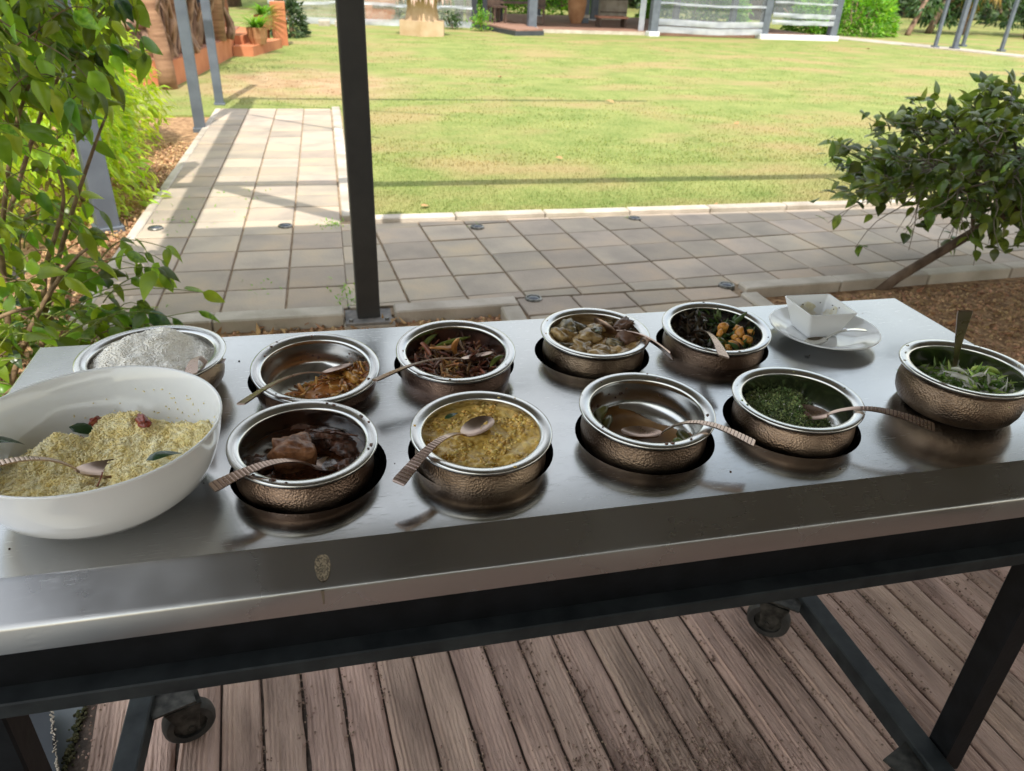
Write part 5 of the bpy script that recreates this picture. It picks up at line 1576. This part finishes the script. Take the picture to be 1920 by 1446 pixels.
# a table and bench seen through the vine
ft = thing('terrace_table', 'brown wooden table on the driftwood terrace floor', 'table', (-3.1, 12.4, .312))
mb = MB(); mb.box((0, 0, .70), (.9, 1.3, .05), bev=.01); obj('table_top', mb, M_drift, ft)
for sx in (-1, 1):
    for sy in (-1, 1):
        mb = MB(); mb.box((sx * .38, sy * .55, .34), (.08, .08, .67)); obj('leg', mb, M_drift, ft)
fb2 = thing('terrace_bench', 'curved driftwood bench beside the terrace table', 'bench', (-2.55, 11.5, .312))
mb = MB(); mb.tube([(-.5, 0, .4), (0, .08, .38), (.45, -.05, .42)], [.07, .08, .06], 8); obj('seat', mb, M_drift, fb2, True)
for sx in (-1, 1):
    mb = MB(); mb.tube([(sx * .3, 0, 0), (sx * .28, .02, .36)], [.05, .04], 8); obj('leg', mb, M_drift, fb2, True)
# palm trunk in front of it
pt = thing('palm_tree', 'palm with a bare orange brown trunk at the corner of the driftwood terrace', 'palm', (-1.99, 10.95, -.02))
b = MB(); b.tube([(0, 0, 0), (0, 0, .3), (-.06, .02, 1.0), (-.14, .05, 2.2), (-.2, .1, 3.8)], [.115, .108, .10, .095, .09], 16); obj('trunk', b, M_palmtrunk, pt, True)
T = []
FR = leaf_t(.08, .3, .2, .6, 6)
for k in range(14):
    a = k * .449 * 2; 
    for j in range(16):
        t = j / 16; c = Vector((math.cos(a), math.sin(a), 0)); p = Vector((-.2, .1, 3.8)) + c * (1.8 * t) + Vector((0, 0, .6 * math.sin(t * 2.6) - .9 * t * t))
        for s in (-1, 1):
            d = c * .5 + Vector((-math.sin(a), math.cos(a), 0)) * s + Vector((0, 0, -.5))
            T.append((0, orient(p, d, (0, 0, 1), .55 * (1 - .5 * t))))
scatter('fronds', [FR], T, M_leaf_tree, pt, True, 'stuff')

# planters
GB = leaf_t(.07, .5, .4, .6, 6, 1.0)
for x, y, z, lab, s in ((-1.16, 15.45, .16, 'ribbed terracotta planter with spiky lime plant on the lower terrace step', 1.0), (-1.12, 16.9, .30, 'ribbed terracotta planter with spiky lime plant on the upper terrace step', .95)):
    t = thing('planter', lab, 'planter', (x, y, z), group='planters on the terrace steps')
    t.scale = (s, s, s)
    b = MB(); vs, fs = [], []
    n = 40
    pr = [(.13, 0), (.165, .10), (.175, .24), (.18, .27), (.165, .275), (.155, .25)]
    for r_, z_ in pr:
        for k in range(n):
            a = 2 * math.pi * k / n; rr = r_ * (1 + (.035 if k % 4 < 2 else -.035) * (1 if z_ < .25 else 0)); vs.append((rr * math.cos(a), rr * math.sin(a), z_))
    for i in range(len(pr) - 1):
        for k in range(n):
            k2 = (k + 1) % n; fs.append((i * n + k, i * n + k2, (i + 1) * n + k2, (i + 1) * n + k))
    fs.append(tuple(len(vs) - n + k for k in range(n)))
    b.add(vs, fs); obj('pot', b, M_pot_t, t)
    T = []
    for _ in range(120):
        a = rnd.uniform(0, 6.283); e = rnd.uniform(.3, 1.3)
        T.append((0, orient((rnd.gauss(0, .04), rnd.gauss(0, .04), .25), (math.cos(a), math.sin(a), e * 1.5), (0, 0, 1), rnd.uniform(.28, .5))))
    scatter('foliage', [GB], T, M_leaf_bright, t, True, 'stuff')

# ================================================================== THATCHED LANTERN HUT
hut = thing('thatched_lantern', 'squat yellow stone lantern pedestal with a thatched cap on the lawn', 'lantern', (2.42, 20.55, 0))
def ngon(n, r, a0=0): return [(r * math.cos(a0 + 2 * math.pi * k / n), r * math.sin(a0 + 2 * math.pi * k / n)) for k in range(n)]
obj('pedestal', MB().prism(ngon(6, .62, R(20)), -.05, .34), M_sandstone, hut)
b = MB(); b.lathe([(.43, .34), (.40, .46), (.37, .62), (.38, .86), (.42, .98), (.0005, .98)], 8); obj('column', b, M_sandstone, hut)
b = MB(); b.lathe([(.62, .86), (.35, 1.25), (.02, 1.65)], 20); cap = obj('thatch_cap', b, M_thatch, hut)
TH = leaf_t(.3, .3, .3, .5, 4)
T = []
for _ in range(420):
    a = rnd.uniform(0, 6.283); q = rnd.random(); r_ = .08 + .56 * q; z = 1.6 - .75 * q
    T.append((0, orient((r_ * math.cos(a), r_ * math.sin(a), z + .10), (math.cos(a), math.sin(a), -1.0), (math.cos(a), math.sin(a), 1), rnd.uniform(.2, .34))))
scatter('thatch_strands', [TH], T, M_thatch, hut, True, 'stuff')

# ================================================================== NET FENCE
nf = thing('net_fence', 'grey shade net fence with white plastic bands behind the lawn', 'fence', (1.5, 23.6, 0))
def sheet_strip(x0, x1, z0, z1, y, n, amp, seed, par, name, m, base):
    b = MB(); vs, fs = [], []
    for i in range(n + 1):
        x = x0 + (x1 - x0) * i / n
        dy = amp * (noise.noise(Vector((x * 1.3, seed, 0))) + .6 * noise.noise(Vector((x * 4, seed, 3))))
        sz = .05 * noise.noise(Vector((x * .5, seed, 9)))
        vs += [(x - base[0], y - base[1] + dy, z0 + sz), (x - base[0], y - base[1] - dy * .6, (z0 + z1) / 2 + sz), (x - base[0], y - base[1] + dy * .5, z1 + sz)]
    for i in range(n):
        fs += [(3 * i, 3 * i + 3, 3 * i + 4, 3 * i + 1), (3 * i + 1, 3 * i + 4, 3 * i + 5, 3 * i + 2)]
    b.add(vs, fs); return obj(name, b, m, par, True)
B0 = (1.5, 23.6)
sheet_strip(-1.4, 4.2, 0.05, 2.0, 23.6, 50, .12, 1, nf, 'shade_net', M_net, B0)
sheet_strip(-1.4, 4.2, -0.02, .16, 23.5, 50, .06, 2, nf, 'plastic_band', M_plasticw, B0)
sheet_strip(-1.4, 4.2, .48, .56, 23.5, 50, .05, 3, nf, 'plastic_band', M_plasticw, B0)
sheet_strip(-1.4, 4.2, .98, 1.06, 23.5, 50, .05, 4, nf, 'plastic_band', M_plasticw, B0)
for x in (-1.3, .6, 2.4, 4.1):
    mb = MB(); mb.box((x - 1.5, .08, 1.0), (.07, .07, 2.1)); obj('post', mb, M_bark, nf)
for i, (x, y, w) in enumerate(((.55, 22.8, .45), (.05, 22.9, .3))):
    mb = MB(); mb.box((0, 0, .07), (w, .35, .16), bev=.02)
    tag(obj('stone_block', mb, M_kerb, loc=(x, y, -.01)), ('larger pale stone block at the foot of the net fence', 'smaller grey stone block at the foot of the net fence')[i], 'stone')
rk = thing('terracotta_kiosk', 'terracotta walled kiosk behind the net fence', 'kiosk', (1.75, 25.4, 0))
mb = MB(); mb.box((0, 0, 1.1), (.95, .9, 2.2)); obj('wall', mb, M_terr, rk)
mb = MB(); mb.box((0, 0, 2.28), (1.3, 1.2, .14)); obj('roof', mb, M_darkwood, rk)
mb = MB(); mb.box((.1, -.46, .42), (.75, .04, .05)); obj('trim', mb, M_darkwood, rk)

# ================================================================== PAVILION
pv = thing('garden_pavilion', 'open sided pavilion with slate grey posts, brown deck and clear plastic blinds', 'pavilion', (9.5, 25, 0))
def PV(x, y, z=0): return (x - 9.5, y - 25, z)
for k, (x0, x1) in enumerate([(5.85 + i * 0.7, 5.85 + (i + 1) * .7 - .008) for i in range(13)]):
    mb = MB(); mb.box(PV((x0 + x1) / 2, 26.2, .05), (x1 - x0, 7.6, .1)); obj('deck_board', mb, M_deck, pv)
mb = MB(); mb.box(PV(7.5, 22.36, .03), (3.5, .06, .12)); obj('deck_edge', mb, M_kerb, pv)
b = MB(); b.prism([PV(*p)[:2] for p in ((4.15, 24.4), (4.92, 21.0), (5.75, 21.35), (5.72, 24.4))], 0.0, .15); obj('step_platform', b, M_deck, pv)
b = MB(); b.prism([PV(*p)[:2] for p in ((4.13, 24.4), (4.90, 20.97), (5.77, 21.32), (5.73, 24.4))], -.02, .115); obj('step_skirt', b, M_darkpan, pv)
for x, y, w in ((5.72, 22.5, .23), (9.22, 22.15, .22), (12.75, 22.2, .22), (15.05, 22.2, .22), (5.72, 29, .2), (9.2, 27.5, .22), (12.7, 28.5, .2), (15.0, 28.5, .2), (7.6, 29, .15)):
    mb = MB(); mb.box(PV(x, y, 1.45), (w, w, 2.9)); p = obj('post', mb, M_postgrey, pv)
    mb = MB(); mb.box(PV(x, y, .06), (w + .1, w + .1, .13), bev=.01); obj('post_base', mb, M_white, pv)
mb = MB(); mb.box(PV(8.27, 25.6, .3), (.24, .24, .09)); obj('post_tag', mb, M_kerb, pv)
mb = MB(); mb.box(PV(8.27, 25.6, 1.4), (.2, .2, 2.8)); obj('post', mb, M_postgrey, pv)
mb = MB(); mb.box(PV(10.3, 25.7, 3.0), (10.6, 8.2, .14)); obj('roof', mb, M_darkwood, pv)
mb = MB(); mb.box(PV(13.9, 22.1, .05), (2.6, .18, .17), bev=.01); obj('white_kerb', mb, M_white, pv)
mb = MB(); mb.box(PV(13.9, 25.2, .04), (2.4, 6.0, .1)); obj('deck_floor', mb, M_darkpan, pv)
def blind(x0, x1, y, seed):
    sheet_strip(x0, x1, 0.08, 2.6, y, 26, .05, seed, pv, 'clear_blind', M_plastic, (9.5, 25))
    for z0, z1 in ((.10, .26), (.30, .46), (.82, .88)):
        sheet_strip(x0, x1, z0, z1, y - .06, 26, .05, seed + z0, pv, 'blind_band', M_plasticw, (9.5, 25))
blind(9.35, 12.64, 22.15, 11); 
sheet_strip(12.88, 14.94, .45, 2.6, 22.1, 20, .04, 17, pv, 'clear_blind', M_plastic, (9.5, 25))
for z0, z1 in ((.40, .52), (.58, .70), (.95, 1.0)):
    sheet_strip(12.88, 14.94, z0, z1, 22.04, 20, .05, 17 + z0, pv, 'blind_band', M_plasticw, (9.5, 25))
sheet_strip(8.94, 9.12, .1, 2.6, 22.6, 8, .1, 31, pv, 'rolled_blind', M_plasticw, (9.5, 25))
# perforated dark panels at the back corner
for k, x in enumerate((4.0, 4.42, 4.84, 5.2)):
    b = MB(); b.box(PV(x, 24.6, 1.2), (.26, .06, 2.4)); obj('slat_panel', b, M_darkpan, pv)
# furniture on the deck
dt = thing('pavilion_table', 'dark wooden dining table on the pavilion deck', 'table', (5.6, 24.3, .15))
mb = MB(); mb.box((0, 0, .52), (1.3, .8, .06)); obj('table_top', mb, M_darkwood, dt)
for sx in (-1, 1):
    for sy in (-1, 1):
        mb = MB(); mb.box((sx * .55, sy * .33, .25), (.08, .08, .5)); obj('leg', mb, M_darkwood, dt)
for k, (x, y, lab) in enumerate(((4.95, 23.6, 'dark wooden chair at the step end of the pavilion table'), (6.2, 23.75, 'dark wooden chair tucked by the pavilion corner post'))):
    ch = thing('dining_chair', lab, 'chair', (x, y, .15), (0, 0, .3 - .6 * k), 'chairs on the pavilion deck')
    mb = MB(); mb.box((0, 0, .42), (.44, .44, .05)); obj('seat', mb, M_darkwood, ch)
    mb = MB(); mb.box((0, .2, .70), (.42, .04, .5)); obj('backrest', mb, M_darkwood, ch)
    for sx in (-1, 1):
        for sy in (-1, 1):
            mb = MB(); mb.box((sx * .18, sy * .18, .2), (.05, .05, .4)); obj('leg', mb, M_darkwood, ch)
bj = thing('clay_jar', 'tall brown clay jar standing on the pavilion deck', 'jar', (7.85, 25.2, .10))
obj('jar_shell', MB().lathe([(.16, 0), (.26, .25), (.30, .6), (.24, .95), (.18, 1.05), (.22, 1.12), (.19, 1.13), (.17, 1.05)], 24), M_pot_t, bj, True)
bn = thing('pavilion_bench', 'low brown bench by the rolled blind of the pavilion', 'bench', (8.6, 24.0, .1))
mb = MB(); mb.box((0, 0, .27), (.95, .4, .06)); obj('seat', mb, M_terrtile, bn)
for sx in (-1, 1):
    mb = MB(); mb.box((sx * .4, 0, .12), (.06, .36, .24)); obj('leg', mb, M_darkwood, bn)
cream = thing('cream_cabinet', 'pale cream cabinet deep inside the pavilion', 'cabinet', (10.0, 28, .1))
mb = MB(); mb.box((0, 0, .6), (1.0, .5, 1.2)); obj('carcass', mb, M_kerb, cream)
for z in (.25, .65, 1.0):
    mb = MB(); mb.box((0, -.26, z), (1.0, .02, .03)); obj('rail', mb, M_darkwood, cream)
# green shoots by the steps
for k, (x, y, h_, lab) in enumerate(((4.25, 22.3, .5, 'small green shrub at the pavilion step'), (3.55, 22.9, .4, 'low wispy shrub by the thatched lantern'))):
    s_ = thing('small_shrub', lab, 'shrub', (x, y, 0))
    T = []
    for _ in range(260):
        T.append((rnd.randrange(2), orient((rnd.gauss(0, .14), rnd.gauss(0, .14), abs(rnd.gauss(h_ * .55, h_ * .25))), rv(1) + Vector((0, 0, .5)), (0, 0, 1), rnd.uniform(.08, .14))))
    scatter('foliage', HL, T, M_leaf_bright if k == 0 else M_leaf_tree, s_, True, 'stuff')
    b = MB()
    for q in range(4): b.tube(curve((0, 0, 0), (rnd.gauss(0, .1), rnd.gauss(0, .1), h_ * .8), 0, 5), .012, 5)
    obj('stem', b, M_vstem, s_)

# ================================================================== FAR SHRUBS, TREES, RIGHT POSTS
def shrub(label, x, y, rx, ry, h, n, m, ls=.13, name='round_shrub', group=None, seed=0):
    s_ = thing(name, label, 'shrub', (x, y, 0), group=group)
    T = []
    for _ in range(n):
        a = rnd.uniform(0, 6.283); el = math.asin(rnd.random())
        k = (.72 + .28 * rnd.random()) * (1 + .28 * noise.noise(Vector((math.cos(a) * 2, math.sin(a) * 2, el * 2 + seed))))
        p = Vector((rx * k * math.cos(el) ** .6 * math.cos(a), ry * k * math.cos(el) ** .6 * math.sin(a), h * k * math.sin(el) + .03))
        d = Vector((math.cos(a) * math.cos(el), math.sin(a) * math.cos(el), math.sin(el))) + rv(.8)
        T.append((rnd.randrange(2), orient(p, d, rv(1) + Vector((0, 0, 1)), rnd.uniform(ls * .7, ls * 1.3))))
    scatter('foliage', HL2, T, m, s_, True, 'stuff')
    b = MB()
    for q in range(6): b.tube(curve((rnd.gauss(0, .1), rnd.gauss(0, .1), 0), (rnd.gauss(0, rx * .4), rnd.gauss(0, ry * .4), h * .7), 0, 5), .02, 5)
    obj('stem', b, M_vstem, s_)
    return s_
HL2 = [leaf_t(.5, .3, .5, .3, 3), leaf_t(.35, .2, .8, .5, 3)]
shrub('rounded bright green shrub at the end of the pavilion', 17.9, 25.3, 1.5, 1.3, 1.45, 4200, M_leaf_bright, .16, seed=1)
shrub('low bright green shrub hugging the pavilion corner', 16.5, 25.6, .9, 1.0, 1.0, 1800, M_leaf_bright, .16, seed=2)
shrub('long green planting seen through the pavilion blinds', 14.0, 30.0, 2.4, 1.0, 1.7, 3000, M_leaf_bright, .2, seed=3)
shrub('leafy planting glowing behind the pavilion deck', 8.0, 31.5, 3.2, 1.0, 1.6, 3000, M_leaf_bright, .2, seed=4)
shrub('wispy shrub behind the net fence and the lantern', 2.9, 25.2, .9, .7, 1.8, 1400, M_leaf_tree, .16, seed=5)
shrub('dark shrub between the terrace pier and the net fence', -.75, 19.2, .38, .5, .75, 900, M_leaf_dark, .12, seed=6)

def tree(label, x, y, h, cr, m, n=2600, lean=0.0, name='garden_tree', tr=.16, cz=.65, ls=.32, low=.25):
    t = thing(name, label, 'tree', (x, y, -.02))
    b = MB()
    top = Vector((lean, 0, h * .75))
    b.tube(curve((0, 0, 0), top, 0, 8, .12), [tr * (1.25 - .11 * i) for i in range(9)], 10)
    for k in range(8):
        a = k * 2.4; s_ = Vector((lean, 0, 0)) * (.3 + .06 * k) + Vector((0, 0, h * (low + .06 * k)))
        b.tube(curve(s_, s_ + Vector((math.cos(a) * cr * .8, math.sin(a) * cr * .8, h * .22)), .1, 6, .1), [tr * .45 - tr * .05 * i for i in range(7)], 6)
    obj('trunk', b, M_bark, t, True)
    T = []
    cl = [(Vector((rnd.gauss(lean, cr * .45), rnd.gauss(0, cr * .45), h * cz + rnd.gauss(0, h * .16))), cr * rnd.uniform(.28, .5)) for _ in range(16)]
    for k in range(n):
        c, r_ = cl[k % 16]
        d = rv(1).normalized()
        p = c + Vector((d.x, d.y, d.z * .75)) * r_ * rnd.uniform(.6, 1.05)
        if p.z < .4: p.z = .4 + rnd.random() * .4
        T.append((rnd.randrange(2), orient(p, d + rv(.7) + Vector((0, 0, -.3)), rv(.8) + Vector((0, 0, 1)), rnd.uniform(ls * .7, ls * 1.3))))
    scatter('crown', HL2, T, m, t, True, 'stuff')
    return t
tree('small pale barked tree with light green leaves beyond the shrub', 22.4, 27.0, 3.4, 1.7, M_leaf_tree, 2400, .5, tr=.11, cz=.46, ls=.22, low=.12)
tree('dark leaved tree beyond the tall posts', 26.5, 26.5, 4.6, 2.2, M_leaf_tree, 2400, 0, tr=.12, cz=.45, ls=.26)
for k, (x, y, h, cr, lab) in enumerate(((-9, 27, 8, 3.2, 'broad dark tree behind the terrace house'), (-3.0, 31, 7, 2.8, 'dark tree behind the net fence by the terrace'), (4.0, 35, 9, 3.6, 'tall tree behind the pavilion steps'), (11, 37, 9, 3.8, 'tall tree behind the middle of the pavilion'), (19, 34, 8, 3.4, 'tall dark tree behind the rounded shrub'), (26, 35, 9, 3.6, 'tall dark tree behind the small pale barked tree'), (34, 31, 8, 3.2, 'dark tree at the far corner past the posts'))):
    tree(lab, x, y, h, cr, M_leaf_dark, 2600, 0, 'tall_tree', .22, .62, .42)
# leaning pale trunk
lt_ = thing('leaning_log', 'pale leaning log beside the rounded shrub', 'log', (20.4, 25.6, 0))
b = MB(); b.tube([(0, 0, 0), (.25, .1, .45), (.55, .2, 1.1), (1.0, .3, 2.0)], [.10, .09, .08, .06], 8); obj('log_body', b, M_drift, lt_, True)
# yellowing palm
yp = thing('dry_palm', 'small palm with yellowing fronds beyond the tall posts', 'palm', (24.0, 27.0, 0))
b = MB(); b.tube([(0, 0, 0), (0, 0, .5), (.05, 0, .9)], [.14, .1, .08], 8); obj('trunk', b, M_drift, yp, True)
T = []
for k in range(11):
    a = k * .57
    for j in range(14):
        t_ = j / 14; c = Vector((math.cos(a), math.sin(a), 0)); p = Vector((0, 0, .9)) + c * (.9 * t_) + Vector((0, 0, 1.1 * math.sin(t_ * 2.2) - .6 * t_))
        for s in (-1, 1):
            T.append((0, orient(p, c * .5 + Vector((-math.sin(a), math.cos(a), 0)) * s + Vector((0, 0, -.6)), (0, 0, 1), .4)))
scatter('fronds', [FR], T, M_palm, yp, True, 'stuff')
# far wooded boundary as one mass
T = []
for _ in range(15000):
    x = rnd.uniform(-26, 48); d_ = rnd.random(); y = 40 + 4 * rnd.random() + 2 * noise.noise(Vector((x * .2, 0, 0)))
    z = rnd.random() ** .9 * (5.2 + 2.2 * noise.noise(Vector((x * .25, 3, 0))))
    T.append((rnd.randrange(2), orient((x, y, z), rv(1) + Vector((0, -.6, -.3)), rv(.7) + Vector((0, -.5, 1)), rnd.uniform(.4, .8))))
tag(scatter('woods', HL2, T, M_leaf_dark, None, True), 'dark wooded boundary behind the garden', 'woods', kind='stuff')
# backing bank so the woods read solid
mb = MB(); mb.box((11, 47, 1.6), (90, 3, 3.4)); tag(obj('bank_hill', mb, M_earth), kind='structure')
# paved strip at the far side of the lawn and posts on it
mb = MB()
mb.prism([(15.3, 25.4), (15.4, 23.9), (17.0, 20.35), (18.0, 17.6), (19.2, 17.6), (18.2, 20.6), (16.6, 24.4)], -.1, .008)
tag(obj('garden_path', mb, M_kerb), kind='structure')
b = MB(); b.prism([(16.75, 21.0), (16.62, 21.0), (19.1, 15.5), (19.25, 15.5)], -.1, .03); tag(obj('path_kerb', b, M_kerb), kind='structure')
for k, (x, y, lab) in enumerate(((17.3, 20.4, 'slim slate grey post at the garden path, next to the small pale barked tree'), (17.8, 20.2, 'thicker slate grey post second along the garden path'), (18.95, 21.2, 'slate grey post standing back from the garden path before the dry palm'), (18.95, 19.7, 'slate grey post last along the garden path towards the frame edge'))):
    t = thing('garden_post', lab, 'post', (x, y, 0), group='slate posts along the garden path')
    w = .085 if k != 1 else .12
    mb = MB(); mb.box((0, 0, 1.45), (w, w, 2.9), bev=.004); obj('shaft', mb, M_postgrey, t)
    mb = MB(); mb.box((0, 0, .03), (w + .08, w + .08, .06)); obj('base_plate', mb, M_postgrey, t)
for k, (x, y) in enumerate(((25.2, 25.3), (26.3, 25.0), (27.4, 25.4))):
    mb = MB(); mb.tube([(0, 0, 0), (.02, 0, .6), (.05, 0, 1.5)], [.06, .05, .05], 7)
    tag(obj('fence_stake', mb, M_drift, None, True, (x, y, 0)), ('pale wooden stake beyond the tall posts, by the dry palm', 'pale wooden stake beyond the tall posts, in the middle of three', 'pale wooden stake beyond the tall posts, outermost of three')[k], 'stake', 'pale stakes beyond the posts')

# fallen leaves on the lawn and paving
FLM = MB().add(*leaf_t(.6, .5, .8, .3, 5)).mesh('fallen_leaf', mat('fallen_leaf_brown', (0.30, 0.15, 0.06), (0.5, 0.30, 0.13), rough=.8, scale=20), True)
for k, (x, y, s, lab) in enumerate(((.584, 5.22, .085, 'dry fallen leaf on the lawn just past the kerb by the canopy post'), (2.82, 5.12, .07, 'dry fallen leaf on the lawn edge beside the leaning bush'), (3.69, 9.9, .13, 'dry fallen leaf out in the middle of the lawn'),
        (4.77, 8.49, .11, 'dry fallen leaf on the lawn above the leaning bush'), (2.04, 6.65, .08, 'dry fallen leaf on the lawn beyond the dark beam shadow'), (2.66, 12.3, .12, 'dry fallen leaf on the lawn towards the thatched lantern'), (14.5, 19.5, .2, 'dry fallen leaf on the far lawn near the garden path'), (7.75, 17.5, .15, 'dry fallen leaf on the lawn in front of the pavilion deck'))):
    o = link('fallen_leaf', FLM, None, (x, y, .022), (rnd.gauss(0, .25), rnd.gauss(0, .2), rnd.uniform(0, 6)), (s, s, s))
    tag(o, lab, 'leaf', 'fallen leaves on the lawn')
# food smears on the curry pot rim and grains on the rice spoon
for key_, m_, n_ in (('f2', M_dhalbit, 5), ('f3', M_meatd, 9), ('f4', M_mal, 5), ('b1', M_meatd, 8), ('b2', M_fish, 7), ('b3', M_gravl, 5), ('b4', M_fryd, 6), ('salad', M_salw, 5)):
    T = []
    for _ in range(n_):
        a = rnd.uniform(0, 6.283); s_ = rnd.uniform(.0008, .0024); r_ = rnd.uniform(.0915, .1035)
        T.append((rnd.randrange(4), trs((r_ * math.cos(a), r_ * math.sin(a), .0003 if r_ > .094 else -.0008), (0, 0, a + rnd.gauss(0, .5)), (s_, s_ * rnd.uniform(.8, 2), s_ * .35))))
    if key_ in ('f3', 'b1', 'b2'):     # splashes dried on the inside wall
        for _ in range(16):
            a = rnd.uniform(-.3, 3.4); z = rnd.uniform(-.05, -.02); s_ = rnd.uniform(.0008, .0026)
            r_ = .0925 if z > -.044 else .0915
            T.append((rnd.randrange(4), trs((r_ * math.cos(a), r_ * math.sin(a), z), (0, 0, a), (s_ * .4, s_, s_))))
    scatter('rim_smear', BLOB, T, m_, pots[key_], True, 'stuff')
T = []
for a, r_, s in ((1.1, .098, .0022), (1.22, .100, .0016), (.55, .099, .0028), (.35, .101, .0018), (-.25, .098, .0024), (-.35, .096, .0016), (4.3, .097, .003), (4.0, .098, .0018), (4.5, .099, .0014)):
    T.append((rnd.randrange(4), trs((r_ * math.cos(a), r_ * math.sin(a), .0005), (0, 0, a), (s, s * 1.6, s * .35))))
scatter('rim_smear', BLOB, T, M_meatd, pots['f1'], True, 'stuff')
